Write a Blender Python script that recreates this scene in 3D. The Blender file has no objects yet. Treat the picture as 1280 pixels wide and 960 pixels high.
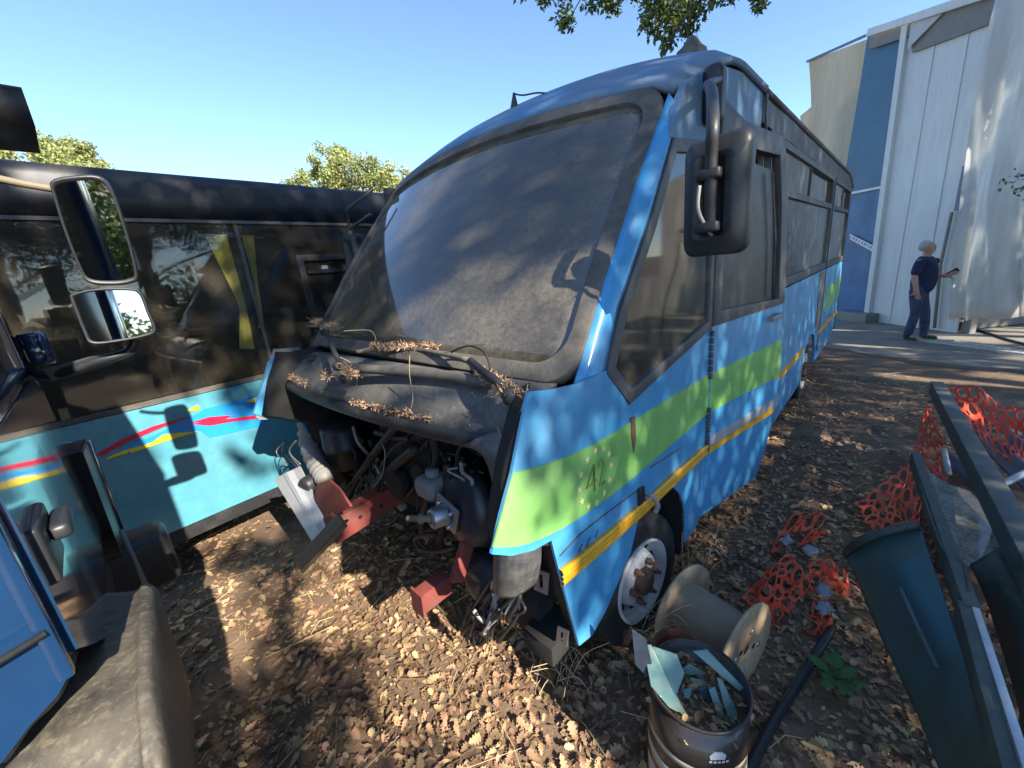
import bpy, bmesh, math, random
import numpy as np
from mathutils import Vector, Matrix, noise
random.seed(7); rng = np.random.default_rng(7)
R = math.radians
scn = bpy.context.scene
COL = scn.collection

# ------------------------------------------------------------------ camera
FPX, PITCH, ROLL, CAMH = 498.4, R(15.9), R(-5.71), 1.95       # focal length in pixels of the 1280 wide photograph
cf = Vector((0, math.cos(PITCH), -math.sin(PITCH))); c0 = Vector((1, 0, 0)); cu0 = c0.cross(cf)
ci = c0*math.cos(ROLL)+cu0*math.sin(ROLL); cu = -c0*math.sin(ROLL)+cu0*math.cos(ROLL)
CAM = Vector((0, 0, CAMH))
cd = bpy.data.cameras.new('camera'); cam = bpy.data.objects.new('camera', cd); COL.objects.link(cam)
cd.sensor_fit = 'HORIZONTAL'; cd.sensor_width = 36; cd.lens = 36*FPX/1280
cd.clip_start = 0.02; cd.clip_end = 3000
cam.matrix_world = Matrix(((ci.x, cu.x, -cf.x, CAM.x), (ci.y, cu.y, -cf.y, CAM.y), (ci.z, cu.z, -cf.z, CAM.z), (0, 0, 0, 1)))
scn.camera = cam
def ray(x, y): return cf+ci*((x-640)/FPX)-cu*((y-480)/FPX)
def gz(x, y, z=0.0):                                            # pixel -> point at height z
    d = ray(x, y); return CAM+d*((z-CAMH)/d.z)

# ------------------------------------------------------------------ sky, sun, exposure
SUN_AZ, SUN_EL = 140.0, 32.5                                    # degrees clockwise from +Y
w = bpy.data.worlds.new('World'); scn.world = w; w.use_nodes = True
nt = w.node_tree; bg = nt.nodes['Background']
sk = nt.nodes.new('ShaderNodeTexSky'); sk.sky_type = 'NISHITA'; sk.sun_disc = False
sk.sun_elevation = R(SUN_EL); sk.sun_rotation = R(SUN_AZ); sk.air_density = 0.75; sk.dust_density = 0.05; sk.ozone_density = 3.5
nt.links.new(sk.outputs[0], bg.inputs[0]); bg.inputs[1].default_value = 0.14
SDIR = Vector((math.sin(R(SUN_AZ))*math.cos(R(SUN_EL)), math.cos(R(SUN_AZ))*math.cos(R(SUN_EL)), math.sin(R(SUN_EL))))
sl = bpy.data.lights.new('sun', 'SUN'); sl.energy = 4.9; sl.angle = R(0.55); sl.color = (1.0, 0.93, 0.82)
so = bpy.data.objects.new('sun', sl); COL.objects.link(so); so.rotation_euler = SDIR.to_track_quat('Z', 'Y').to_euler(); so.location = (6, -8, 12)
scn.view_settings.view_transform = 'Standard'; scn.view_settings.look = 'None'
scn.view_settings.gamma = 1; scn.view_settings.exposure = 1.46
scn.render.resolution_x = 1024; scn.render.resolution_y = 768

# ------------------------------------------------------------------ materials
def lin(c):
    if isinstance(c, str):
        c = tuple(int(c[i:i+2], 16)/255 for i in (0, 2, 4))
        return tuple(((v+.055)/1.055)**2.4 if v > .04045 else v/12.92 for v in c)
    return c
MATS = {}
def mat(name, col, rough=.5, metal=0., col2=None, scale=6., lo=.4, hi=.65, bump=0., bscale=60., dust=0., dcol=(.20, .16, .115), dscale=2.5,
        coat=0., spec=.5, streak=False, island=0., trans=0., speck=0.):
    m = bpy.data.materials.new(name); m.use_nodes = True; t = m.node_tree; N = t.nodes; K = t.links.new
    p = N['Principled BSDF']; out = N['Material Output']
    tc = N.new('ShaderNodeTexCoord'); mp = N.new('ShaderNodeMapping'); K(tc.outputs['Object'], mp.inputs[0])
    if streak: mp.inputs['Scale'].default_value = (1, 1, .12)
    def nz(sc, det=5, ro=.6, src=None):
        n = N.new('ShaderNodeTexNoise'); n.inputs['Scale'].default_value = sc; n.inputs['Detail'].default_value = det
        n.inputs['Roughness'].default_value = ro; K((src or mp).outputs[0 if src is None else 'Object'], n.inputs[0]); return n
    def rmp(src, a, b):
        r = N.new('ShaderNodeMapRange'); r.inputs[1].default_value = a; r.inputs[2].default_value = b; K(src, r.inputs[0]); return r.outputs[0]
    def mix(f, a, b):
        x = N.new('ShaderNodeMix'); x.data_type = 'RGBA'
        if isinstance(f, float): x.inputs[0].default_value = f
        else: K(f, x.inputs[0])
        for i, c in ((6, a), (7, b)):
            if isinstance(c, tuple): x.inputs[i].default_value = (*c[:3], 1)
            else: K(c, x.inputs[i])
        return x.outputs[2]
    base = tuple(col)
    c = mix(rmp(nz(scale).outputs[0], lo, hi), base, tuple(col2)) if col2 else mix(rmp(nz(scale*2).outputs[0], .3, .7), tuple(v*.9 for v in base), tuple(min(1, v*1.08) for v in base))
    if island:
        g = N.new('ShaderNodeNewGeometry'); h = N.new('ShaderNodeHueSaturation'); K(c, h.inputs['Color'])
        mr = N.new('ShaderNodeMapRange'); mr.inputs[3].default_value = 1-island; mr.inputs[4].default_value = 1+island; K(g.outputs['Random Per Island'], mr.inputs[0]); K(mr.outputs[0], h.inputs['Value'])
        ml = N.new('ShaderNodeMath'); ml.operation = 'MULTIPLY'; ml.inputs[1].default_value = 7.31; K(g.outputs['Random Per Island'], ml.inputs[0])
        fr_ = N.new('ShaderNodeMath'); fr_.operation = 'FRACT'; K(ml.outputs[0], fr_.inputs[0])
        m2 = N.new('ShaderNodeMapRange'); m2.inputs[3].default_value = .48; m2.inputs[4].default_value = .52; K(fr_.outputs[0], m2.inputs[0]); K(m2.outputs[0], h.inputs['Hue'])
        c = h.outputs[0]
    rsock = None
    if dust:
        d1 = rmp(nz(dscale, 8, .7).outputs[0], .62-.35*dust, .8)
        if speck:
            d2 = rmp(nz(55, 3, .7, tc).outputs[0], .5, .72); a = N.new('ShaderNodeMath'); a.operation = 'MULTIPLY_ADD'; K(d2, a.inputs[0]); a.inputs[1].default_value = speck; K(d1, a.inputs[2]); a.use_clamp = True; d1 = a.outputs[0]
        sc = N.new('ShaderNodeMath'); sc.operation = 'MULTIPLY'; sc.inputs[1].default_value = min(.95, dust*1.3); K(d1, sc.inputs[0]); d1 = sc.outputs[0]
        c = mix(d1, c, tuple(dcol)); r = N.new('ShaderNodeMapRange'); r.inputs[3].default_value = rough; r.inputs[4].default_value = .9; K(d1, r.inputs[0]); rsock = r.outputs[0]
    K(c, p.inputs['Base Color'])
    if rsock: K(rsock, p.inputs['Roughness'])
    else: p.inputs['Roughness'].default_value = rough
    p.inputs['Metallic'].default_value = metal; p.inputs['Specular IOR Level'].default_value = spec
    p.inputs['Coat Weight'].default_value = coat; p.inputs['Coat Roughness'].default_value = .08
    if bump:
        b = N.new('ShaderNodeBump'); b.inputs['Strength'].default_value = bump; b.inputs['Distance'].default_value = .01; K(nz(bscale, 6).outputs[0], b.inputs['Height']); K(b.outputs[0], p.inputs['Normal'])
    if trans:
        tb = N.new('ShaderNodeBsdfTranslucent'); K(c, tb.inputs[0]); ms = N.new('ShaderNodeMixShader'); ms.inputs[0].default_value = trans
        K(p.outputs[0], ms.inputs[1]); K(tb.outputs[0], ms.inputs[2]); K(ms.outputs[0], out.inputs[0])
    MATS[name] = m; return m
def glass(name, tint, dust, dcol, dscale=3., ior=1.5, rough=.03, gl=1., lo=.35, streak=(1, 1, 1), fine=40):
    m = bpy.data.materials.new(name); m.use_nodes = True; t = m.node_tree; N = t.nodes; K = t.links.new
    N.remove(N['Principled BSDF']); out = N['Material Output']
    tr = N.new('ShaderNodeBsdfTransparent'); tr.inputs[0].default_value = (*tint, 1)
    go = N.new('ShaderNodeBsdfGlossy'); go.inputs[0].default_value = (gl, gl, gl, 1); go.inputs['Roughness'].default_value = rough
    fr = N.new('ShaderNodeFresnel'); fr.inputs[0].default_value = ior
    m1 = N.new('ShaderNodeMixShader'); K(fr.outputs[0], m1.inputs[0]); K(tr.outputs[0], m1.inputs[1]); K(go.outputs[0], m1.inputs[2])
    df = N.new('ShaderNodeBsdfDiffuse')
    tc = N.new('ShaderNodeTexCoord'); mp = N.new('ShaderNodeMapping'); mp.inputs['Scale'].default_value = streak; K(tc.outputs['Object'], mp.inputs[0])
    n1 = N.new('ShaderNodeTexNoise'); n1.inputs['Scale'].default_value = dscale; n1.inputs['Detail'].default_value = 6; n1.inputs['Roughness'].default_value = .65; K(mp.outputs[0], n1.inputs[0])
    n2 = N.new('ShaderNodeTexNoise'); n2.inputs['Scale'].default_value = fine; n2.inputs['Detail'].default_value = 4; n2.inputs['Roughness'].default_value = .8; K(tc.outputs['Object'], n2.inputs[0])
    r1 = N.new('ShaderNodeMapRange'); r1.inputs[1].default_value = .3; r1.inputs[2].default_value = .75; r1.inputs[3].default_value = dust*lo; r1.inputs[4].default_value = dust; K(n1.outputs[0], r1.inputs[0])
    r2 = N.new('ShaderNodeMapRange'); r2.inputs[1].default_value = .35; r2.inputs[2].default_value = .65; r2.inputs[3].default_value = .72; r2.inputs[4].default_value = 1.2; K(n2.outputs[0], r2.inputs[0])
    mu = N.new('ShaderNodeMath'); mu.operation = 'MULTIPLY'; mu.use_clamp = True; K(r1.outputs[0], mu.inputs[0]); K(r2.outputs[0], mu.inputs[1])
    cr = N.new('ShaderNodeMix'); cr.data_type = 'RGBA'; cr.inputs[6].default_value = (*[v*.75 for v in dcol], 1); cr.inputs[7].default_value = (*[min(1, v*1.2) for v in dcol], 1); K(n2.outputs[0], cr.inputs[0]); K(cr.outputs[2], df.inputs[0])
    m2 = N.new('ShaderNodeMixShader'); K(mu.outputs[0], m2.inputs[0]); K(m1.outputs[0], m2.inputs[1]); K(df.outputs[0], m2.inputs[2]); K(m2.outputs[0], out.inputs[0])
    MATS[name] = m; return m

DUST = (.27, .225, .165)
M_blue = mat('bus_blue_paint', (.055, .285, .53), .36, coat=.2, dust=.42, dcol=(.21, .27, .29), dscale=1.7, speck=.25)
M_bluetop = mat('bus_blue_roof_paint', (.036, .19, .38), .5, dust=.95, dcol=(.20, .195, .18), dscale=2.2, speck=.5)
M_green = mat('livery_green', (.20, .45, .115), .4, coat=.15, dust=.4, dcol=(.30, .36, .20), speck=.3)
M_yellow = mat('moulding_yellow', (.72, .36, .012), .42, dust=.3, dcol=(.22, .13, .05), dscale=9, speck=.2)
M_greystripe = mat('moulding_grey', (.30, .31, .33), .5, dust=.3)
M_darkgrey = mat('dusty_dark_grey_paint', (.058, .060, .064), .5, dust=.5, dcol=(.15, .135, .115), dscale=3, streak=False, speck=.3)
M_roofdark = mat('dark_roof_paint', (.035, .037, .041), .5, dust=.6, dcol=(.14, .125, .11), dscale=2.4, speck=.3)
M_rubber = mat('weathered_rubber', (.045, .042, .038), .7, dust=.75, dcol=(.19, .165, .13), dscale=5, bump=.2)
M_black = mat('black_plastic', (.018, .018, .019), .45, dust=.35, dcol=(.10, .09, .078), dscale=4, speck=.2, bump=.1)
M_hood = mat('hood_black_plastic', (.045, .047, .052), .38, dust=.7, dcol=(.21, .195, .165), dscale=3.2, speck=.35)
M_dark = mat('underbody_dark', (.012, .011, .010), .85, dust=.4, dcol=(.05, .04, .03))
M_int = mat('cab_interior', (.035, .035, .037), .8)
M_seat = mat('seat_fabric', (.05, .055, .075), .9, bump=.3)
M_tyre = mat('tyre_rubber', (.016, .015, .014), .85, dust=.5, dcol=(.085, .07, .055), bump=.3, bscale=40)
M_rim = mat('rim_white_steel', (.52, .51, .48), .5, dust=.45, dcol=(.27, .20, .14), dscale=7, speck=.2)
M_rust = mat('rusty_steel', (.16, .075, .040), .85, col2=(.07, .04, .028), bump=.4, scale=14)
M_red = mat('red_chassis_paint', (.24, .026, .020), .55, dust=.85, dcol=(.13, .085, .065), dscale=5, speck=.3)
M_alu = mat('dull_aluminium', (.52, .52, .51), .42, metal=.6, dust=.3, dcol=(.25, .22, .18), dscale=8)
M_steel = mat('galvanised_steel', (.40, .41, .42), .38, metal=.8, dust=.3, dcol=(.22, .2, .17))
M_tan = mat('tan_bracket', (.20, .165, .11), .65, dust=.4, scale=12)
M_greyplast = mat('grey_hose_plastic', (.22, .22, .21), .55, dust=.5)
M_cable = mat('cable_black', (.02, .02, .021), .55, dust=.4, dcol=(.1, .085, .07))
M_cableg = mat('cable_grey', (.30, .28, .24), .6, dust=.3)
M_booster = mat('booster_black_enamel', (.022, .027, .035), .35, dust=.5, dcol=(.10, .10, .10), dscale=4)
M_teal = mat('teal_paint', (.085, .285, .35), .22, coat=.5, dust=.25, dcol=(.22, .34, .34), dscale=1.5)
M_lblack = mat('black_gloss_panel', (.011, .012, .016), .38, coat=.0, dust=.3, dcol=(.10, .085, .07), dscale=2.2, speck=.25)
M_lred = mat('livery_red', (.55, .015, .05), .3, coat=.4)
M_lyel = mat('livery_yellow', (.80, .62, .03), .3, coat=.4)
M_lblue = mat('livery_blue', (.02, .26, .62), .3, coat=.4)
M_curtain = mat('yellow_curtain', (.82, .78, .20), .9, trans=.15)
M_tblue = mat('truck_blue_gloss', (.009, .035, .092), .10, coat=1., dust=.10, dcol=(.2, .2, .2), spec=.7)
M_tblack = mat('truck_black_plastic', (.020, .021, .024), .42, dust=.3, dcol=(.14, .12, .09))
M_fender = mat('dusty_fender_plastic', (.040, .037, .033), .5, dust=.62, dcol=(.24, .20, .135), dscale=3.5, speck=.5, bump=.12, bscale=25)
M_mirror = mat('mirror_glass', (.50, .52, .53), .02, metal=1., dust=.14, dcol=(.3, .29, .27), dscale=7)
M_chrome = mat('worn_chrome', (.6, .6, .6), .2, metal=1., dust=.2)
G_wind = glass('dusty_windscreen', (.34, .38, .35), .52, (.30, .262, .195), 1.9, ior=2.0, lo=.18, rough=.06, gl=1., fine=45)
G_side = glass('dusty_side_glass', (.22, .25, .25), .42, (.17, .15, .12), 3.0, ior=1.6, rough=.05)
G_pass = glass('dusty_passenger_glass', (.10, .115, .12), .62, (.17, .17, .16), 2.0, ior=1.5, rough=.12)
G_left = glass('brown_tinted_glass', (.84, .84, .80), .22, (.20, .17, .13), 2.2, ior=1.5, rough=.02, lo=.12, streak=(1, 1, .22), fine=70)
G_pane = glass('loose_dusty_pane', (.75, .78, .76), .85, (.44, .42, .36), 5., ior=1.5, rough=.08)
M_shard = mat('broken_green_glass', (.11, .22, .19), .22, spec=.5, dust=.6, dcol=(.26, .27, .24), dscale=12)
M_shardd = mat('dark_glass_sheet', (.05, .065, .09), .15, coat=.5, dust=.4, dcol=(.2, .2, .2))
M_spool = mat('weathered_plywood', (.50, .35, .20), .75, col2=(.30, .22, .145), scale=7, bump=.25, bscale=30, dust=.3)
M_card = mat('spool_core_card', (.27, .22, .15), .8, col2=(.20, .16, .11), scale=5, bump=.15, dust=.4)
M_drum = mat('drum_brown_enamel', (.030, .022, .018), .3, coat=.3, dust=.4, dcol=(.13, .10, .075), dscale=5)
M_cream = mat('drum_cream_band', (.42, .37, .27), .5, dust=.4)
M_rustrim = mat('oxide_red_rim', (.15, .045, .030), .7, dust=.3)
M_net = mat('orange_plastic_net', (.90, .115, .045), .45, trans=.25, dust=.15, dcol=(.3, .12, .07))
M_scrapg = mat('dark_green_scrap_paint', (.038, .054, .050), .42, dust=.7, dcol=(.16, .165, .14), dscale=6, speck=.35)
M_scrapt = mat('faded_teal_scrap_paint', (.045, .14, .18), .4, col2=(.05, .10, .085), scale=3.5, dust=.6, dcol=(.11, .12, .10), dscale=4, speck=.5)
M_slate = mat('slate_blue_sheet', (.085, .12, .18), .4, dust=.5, dcol=(.2, .19, .17))
M_lav = mat('lavender_plastic', (.36, .34, .38), .5, dust=.5, dcol=(.25, .21, .17), dscale=20)
M_white = mat('white_plastic', (.62, .61, .60), .5, dust=.35)
M_wallw = mat('pale_sheet_cladding', (.58, .59, .55), .55, dust=.3, dcol=(.50, .45, .35), dscale=.9, streak=True, speck=.1)
M_wallb = mat('blue_tarp', (.020, .110, .19), .45, col2=(.014, .085, .16), scale=1.2, dust=.25, dcol=(.08, .16, .18), bump=.2, bscale=3)
M_wallb2 = mat('bright_blue_tarp', (.018, .125, .27), .45, col2=(.012, .075, .17), scale=2, dust=.3, dcol=(.13, .22, .28), dscale=3)
M_tarp = mat('white_tarpaulin', (.74, .74, .69), .5, dust=.3, dcol=(.46, .40, .28), dscale=.8, streak=True, bump=.15, bscale=4, trans=.4)
M_beige = mat('beige_tarpaulin', (.58, .52, .38), .6, dust=.6, dcol=(.36, .29, .16), dscale=.7, streak=True, bump=.15, bscale=4, trans=.25)
M_eave = mat('eave_grey', (.20, .19, .17), .7, dust=.5)
M_dirt = mat('dry_soil', (.20, .128, .075), .95, col2=(.10, .064, .040), scale=2.2, bump=.9, bscale=45, dust=.35, dcol=(.32, .21, .125), dscale=4, speck=.4)
M_yard = mat('yard_concrete', (.23, .205, .17), .9, col2=(.15, .135, .112), scale=2.5, bump=.6, bscale=60, dust=.5, dcol=(.25, .20, .14), dscale=1.2, speck=.4)
M_leafd = mat('dry_oak_leaf', (.46, .295, .16), .8, col2=(.25, .145, .075), scale=9, island=.6, trans=.15)
M_straw = mat('dry_straw', (.46, .35, .19), .8, island=.35)
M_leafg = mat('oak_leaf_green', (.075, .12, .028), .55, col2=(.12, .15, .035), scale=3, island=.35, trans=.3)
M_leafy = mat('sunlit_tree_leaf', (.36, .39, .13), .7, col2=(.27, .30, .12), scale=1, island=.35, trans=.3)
M_bark = mat('oak_bark', (.10, .078, .058), .95, col2=(.05, .04, .032), bump=.8, bscale=18)
M_weed = mat('weed_leaf', (.055, .16, .040), .6, island=.3, trans=.25)
M_skin = mat('skin', (.47, .26, .18), .55)
M_hair = mat('grey_hair', (.42, .41, .40), .8, bump=.3)
M_shirt = mat('navy_tshirt', (.016, .024, .065), .85, bump=.3, bscale=12)
M_jeans = mat('blue_denim', (.020, .034, .075), .85, col2=(.06, .085, .14), scale=5, bump=.2)
M_shoe = mat('olive_shoes', (.06, .085, .03), .7, col2=(.02, .02, .02), scale=20)
M_phone = mat('phone_black', (.01, .01, .012), .2)
M_star = mat('sticker_ghost_yellow', (.72, .62, .26), .7)
M_ghost = mat('sticker_ghost_brown', (.25, .32, .07), .7)
M_grate = mat('grate_steel', (.50, .49, .46), .5, metal=.3, dust=.3)
M_amber = mat('amber_lens', (.6, .13, .01), .2)

# ------------------------------------------------------------------ mesh building
class Fr:
    """a local frame; hit() gives the local point where a pixel's ray meets one local coordinate plane"""
    def __init__(s, m): s.m = m; s.i = m.inverted()
    def hit(s, x, y, ax, val):
        o = s.i@CAM; d = s.i.to_3x3()@ray(x, y); return o+d*((val-o[ax])/d[ax])
    def w(s, p): return s.m@Vector(p)
WORLD = Fr(Matrix.Identity(4))
class MB:
    def __init__(s, fr=None): s.V = []; s.F = []; s.S = []; s.m = (fr or WORLD).m
    def add(s, v, f, sm=False):
        b = len(s.V); s.V += [s.m@Vector(p) for p in v]; s.F += [[i+b for i in q] for q in f]; s.S += [sm]*len(f); return s
    def box(s, c, d, rot=None):
        c = Vector(c); h = [x/2 for x in d]; v = []
        for x in (-1, 1):
            for y in (-1, 1):
                for z in (-1, 1):
                    p = Vector((x*h[0], y*h[1], z*h[2])); v.append(c+((rot@p) if rot else p))
        return s.add(v, [(0, 1, 3, 2), (4, 6, 7, 5), (0, 4, 5, 1), (2, 3, 7, 6), (0, 2, 6, 4), (1, 5, 7, 3)])
    def rbox(s, c, d, r=.02, rot=None, seg=3):          # rounded box
        bm = bmesh.new(); bmesh.ops.create_cube(bm, size=1); bmesh.ops.scale(bm, vec=d, verts=bm.verts)
        bmesh.ops.bevel(bm, geom=bm.edges[:], offset=r, segments=seg, affect='EDGES', profile=.5)
        bm.verts.ensure_lookup_table(); c = Vector(c)
        v = [c+((rot@x.co) if rot else x.co) for x in bm.verts]; f = [[q.index for q in g.verts] for g in bm.faces]; bm.free()
        return s.add(v, f, True)
    def beam(s, a, b, w, h, up=(0, 0, 1)):
        a, b = Vector(a), Vector(b); y = (b-a).normalized(); x = y.cross(Vector(up)).normalized(); z = x.cross(y)
        rot = Matrix((x, y, z)).transposed(); return s.box((a+b)/2, (w, (b-a).length, h), rot)
    def tube(s, pts, r, n=8, cap=True):
        P = [Vector(p) for p in pts]; rr = r if isinstance(r, (list, tuple)) else [r]*len(P)
        v = []; f = []; ref = None
        for i, p in enumerate(P):
            t = (P[min(i+1, len(P)-1)]-P[max(i-1, 0)]); t = t.normalized() if t.length > 1e-9 else Vector((0, 0, 1))
            if ref is None: ref = t.orthogonal().normalized()
            x = (ref-t*ref.dot(t)); x = x.normalized() if x.length > 1e-6 else t.orthogonal().normalized(); ref = x; y = t.cross(x)
            v += [p+(x*math.cos(2*math.pi*k/n)+y*math.sin(2*math.pi*k/n))*rr[i] for k in range(n)]
        for i in range(len(P)-1):
            for k in range(n): f.append((i*n+k, i*n+(k+1) % n, (i+1)*n+(k+1) % n, (i+1)*n+k))
        if cap: f += [tuple(range(n))[::-1], tuple((len(P)-1)*n+k for k in range(n))]
        return s.add(v, f, True)
    def lathe(s, prof, c, ax, n=28, close=False):
        ax = Vector(ax).normalized(); x = ax.orthogonal().normalized(); y = ax.cross(x); c = Vector(c); v = []; f = []
        for r, h in prof: v += [c+ax*h+(x*math.cos(2*math.pi*k/n)+y*math.sin(2*math.pi*k/n))*r for k in range(n)]
        m = len(prof)
        for i in range(m if close else m-1):
            j = (i+1) % m
            for k in range(n): f.append((i*n+k, i*n+(k+1) % n, j*n+(k+1) % n, j*n+k))
        return s.add(v, f, True)
    def grid(s, P, th=0., sm=True):                      # P: rows of points; th: thickness along the normal
        nr, nc = len(P), len(P[0]); v = [Vector(p) for r in P for p in r]; f = []
        q = lambda i, j: i*nc+j
        for i in range(nr-1):
            for j in range(nc-1): f.append((q(i, j), q(i, j+1), q(i+1, j+1), q(i+1, j)))
        if th:
            nn = [Vector() for _ in v]
            for a in f:
                n = (v[a[2]]-v[a[0]]).cross(v[a[3]]-v[a[1]])
                for i in a: nn[i] += n
            o = len(v); v = v+[v[i]-nn[i].normalized()*th for i in range(o)]; g = [tuple(i+o for i in a)[::-1] for a in f]
            e = [(q(0, j), q(0, j+1)) for j in range(nc-1)]+[(q(i, nc-1), q(i+1, nc-1)) for i in range(nr-1)]+[(q(nr-1, j+1), q(nr-1, j)) for j in range(nc-1)]+[(q(i+1, 0), q(i, 0)) for i in range(nr-1)]
            f = f+g+[(b, a, a+o, b+o) for a, b in e]
        return s.add(v, f, sm)
    def patch(s, pts, ax, th, step=.25, fn=None):        # polygon in the plane local[ax]=const, cut into a grid, pushed by fn, given thickness
        o = [i for i in range(3) if i != ax]; val = pts[0][ax]; bm = bmesh.new()
        vs = [bm.verts.new((p[o[0]], p[o[1]], 0)) for p in pts]; bm.faces.new(vs)
        if step:
            for k in (0, 1):
                a = min(p[o[k]] for p in pts); b = max(p[o[k]] for p in pts); no = (1, 0, 0) if k == 0 else (0, 1, 0); t = a+step
                while t < b-1e-4:
                    co = (t, 0, 0) if k == 0 else (0, t, 0)
                    bmesh.ops.bisect_plane(bm, geom=bm.verts[:]+bm.edges[:]+bm.faces[:], plane_co=co, plane_no=no); t += step
        bm.verts.index_update(); v = []; f = []; n = len(bm.verts)
        for lay in (0, 1):
            for x in bm.verts:
                q = [0, 0, 0]; q[o[0]] = x.co.x; q[o[1]] = x.co.y; q[ax] = val+(fn(x.co.x, x.co.y) if fn else 0)-lay*th; v.append(q)
        for g in bm.faces:
            a = [x.index for x in g.verts]; f.append(a); f.append([i+n for i in a][::-1])
        for e in bm.edges:
            if len(e.link_faces) == 1: a, b = [x.index for x in e.verts]; f.append((a, b, b+n, a+n))
        bm.free(); return s.add(v, f, False)
    def ring(s, A, B, nrm, th):                          # band between two closed outlines of equal count
        n = len(A); nrm = Vector(nrm); A = [Vector(p) for p in A]; B = [Vector(p) for p in B]
        v = A+B+[p-nrm*th for p in A]+[p-nrm*th for p in B]; f = []
        for i in range(n):
            j = (i+1) % n; f += [(i, j, n+j, n+i), (2*n+j, 2*n+i, 3*n+i, 3*n+j), (j, i, 2*n+i, 2*n+j), (n+i, n+j, 3*n+j, 3*n+i)]
        return s.add(v, f)
    def prism(s, pts, d):
        P = [Vector(p) for p in pts]; d = Vector(d); n = len(P)
        return s.add(P+[p+d for p in P], [tuple(range(n)), tuple(range(n, 2*n))[::-1]]+[(i, (i+1) % n, (i+1) % n+n, i+n) for i in range(n)])
    def ball(s, c, r, sub=2, sc=(1, 1, 1), nz=0.):
        bm = bmesh.new(); bmesh.ops.create_icosphere(bm, subdivisions=sub, radius=1); c = Vector(c)
        v = [c+Vector((x.co.x*sc[0], x.co.y*sc[1], x.co.z*sc[2]))*r*(1+nz*noise.noise(x.co*2+c*5)) for x in bm.verts]; f = [[q.index for q in g.verts] for g in bm.faces]; bm.free()
        return s.add(v, f, True)
    def build(s, name, m, parent=None, bevel=0., fix=True):
        me = bpy.data.meshes.new(name); lo = Vector([min(p[i] for p in s.V) for i in range(3)]); hi = Vector([max(p[i] for p in s.V) for i in range(3)])
        o0 = Vector(((lo.x+hi.x)/2, (lo.y+hi.y)/2, lo.z))
        me.from_pydata([p-o0 for p in s.V], [], s.F); me.polygons.foreach_set('use_smooth', s.S)
        if bevel or fix:
            bm = bmesh.new(); bm.from_mesh(me)
            if fix: bmesh.ops.recalc_face_normals(bm, faces=bm.faces)
            if bevel:
                ed = [e for e in bm.edges if len(e.link_faces) == 2 and e.calc_face_angle(0) > .6]
                bmesh.ops.bevel(bm, geom=ed, offset=bevel, segments=2, affect='EDGES', profile=.6, clamp_overlap=True)
                for f_ in bm.faces: f_.smooth = True
            bm.to_mesh(me); bm.free()
            if bevel: me.set_sharp_from_angle(angle=R(40))
        me.materials.append(m); ob = bpy.data.objects.new(name, me); COL.objects.link(ob); ob.location = o0
        if parent: ob.parent = parent; ob.matrix_parent_inverse = PW[parent.name].inverted()
        PW[ob.name] = Matrix.Translation(o0); return ob
PW = {}
def tag(o, label, cat, group=None, kind=None):
    if label: o['label'] = label
    if cat: o['category'] = cat
    if group: o['group'] = group
    if kind: o['kind'] = kind
    return o
def thing(name, label, cat, loc=(0, 0, 0), group=None):
    o = bpy.data.objects.new(name, None); COL.objects.link(o); o.location = loc; o.empty_display_size = .2
    PW[o.name] = Matrix.Translation(Vector(loc)); return tag(o, label, cat, group)
def sm(pts, n=6, closed=False):                          # Catmull-Rom
    P = [Vector(p) for p in pts]; out = []; m = len(P)
    for i in range(m if closed else m-1):
        if closed: a, b, c, d = P[(i-1) % m], P[i], P[(i+1) % m], P[(i+2) % m]
        else: a, b, c, d = P[max(i-1, 0)], P[i], P[i+1], P[min(i+2, m-1)]
        for k in range(n):
            t = k/n; out.append(((2*b)+(c-a)*t+(2*a-5*b+4*c-d)*t*t+(3*b-a-3*c+d)*t**3)*.5)
    if not closed: out.append(P[-1])
    return out
def rrect(x0, x1, y0, y1, r, n=5):
    out = []
    for cx, cy, a in ((x1-r, y1-r, 0), (x0+r, y1-r, 90), (x0+r, y0+r, 180), (x1-r, y0+r, 270)):
        for k in range(n+1): t = R(a+90*k/n); out.append((cx+r*math.cos(t), cy+r*math.sin(t)))
    return out
def nz3(x, y, z, s=1.): return noise.noise(Vector((x*s, y*s, z*s)))

# ------------------------------------------------------------------ ground and yard
def gh(x, y):
    r = math.hypot(x, y)
    if r > 14: return -.02
    k = 1 if r < 9 else (14-r)/5
    return -.02+k*(.030*nz3(x, y, 0, .9)+.014*nz3(x, y, 3, 3.1))
ax_ = sorted(set([round(t, 4) for t in list(np.linspace(-9, 11, 210))]+[s_*(11+(i/14.)**2.6*900) for i in range(1, 15) for s_ in (-1, 1)]+[-10.]))
g = MB(); g.grid([[(x, y, gh(x, y)) for x in ax_] for y in ax_]); gro = g.build('ground', M_dirt, fix=False); gro['kind'] = 'structure'
yb = [(4.4, 11.6), (5.2, 9.0), (5.75, 7.6), (5.95, 6.6), (6.25, 5.7), (6.9, 4.7), (7.3, 3.4), (7.9, 1.0), (40, -20), (40, 40), (2, 40)]
yp = []
for i, a in enumerate(yb):
    b = yb[(i+1) % len(yb)]; n = 14 if i < 7 else 2
    for k in range(n):
        t = k/n; x = a[0]+(b[0]-a[0])*t; y = a[1]+(b[1]-a[1])*t
        if i < 7: x += .10*nz3(x, y, 1, 2.2)+.05*nz3(x, y, 2, 7)
        yp.append((x, y, .028))
g = MB(); g.prism([Vector(p) for p in yp], (0, 0, -.09)); yo = g.build('yard_paving', M_yard); yo['kind'] = 'structure'

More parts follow.
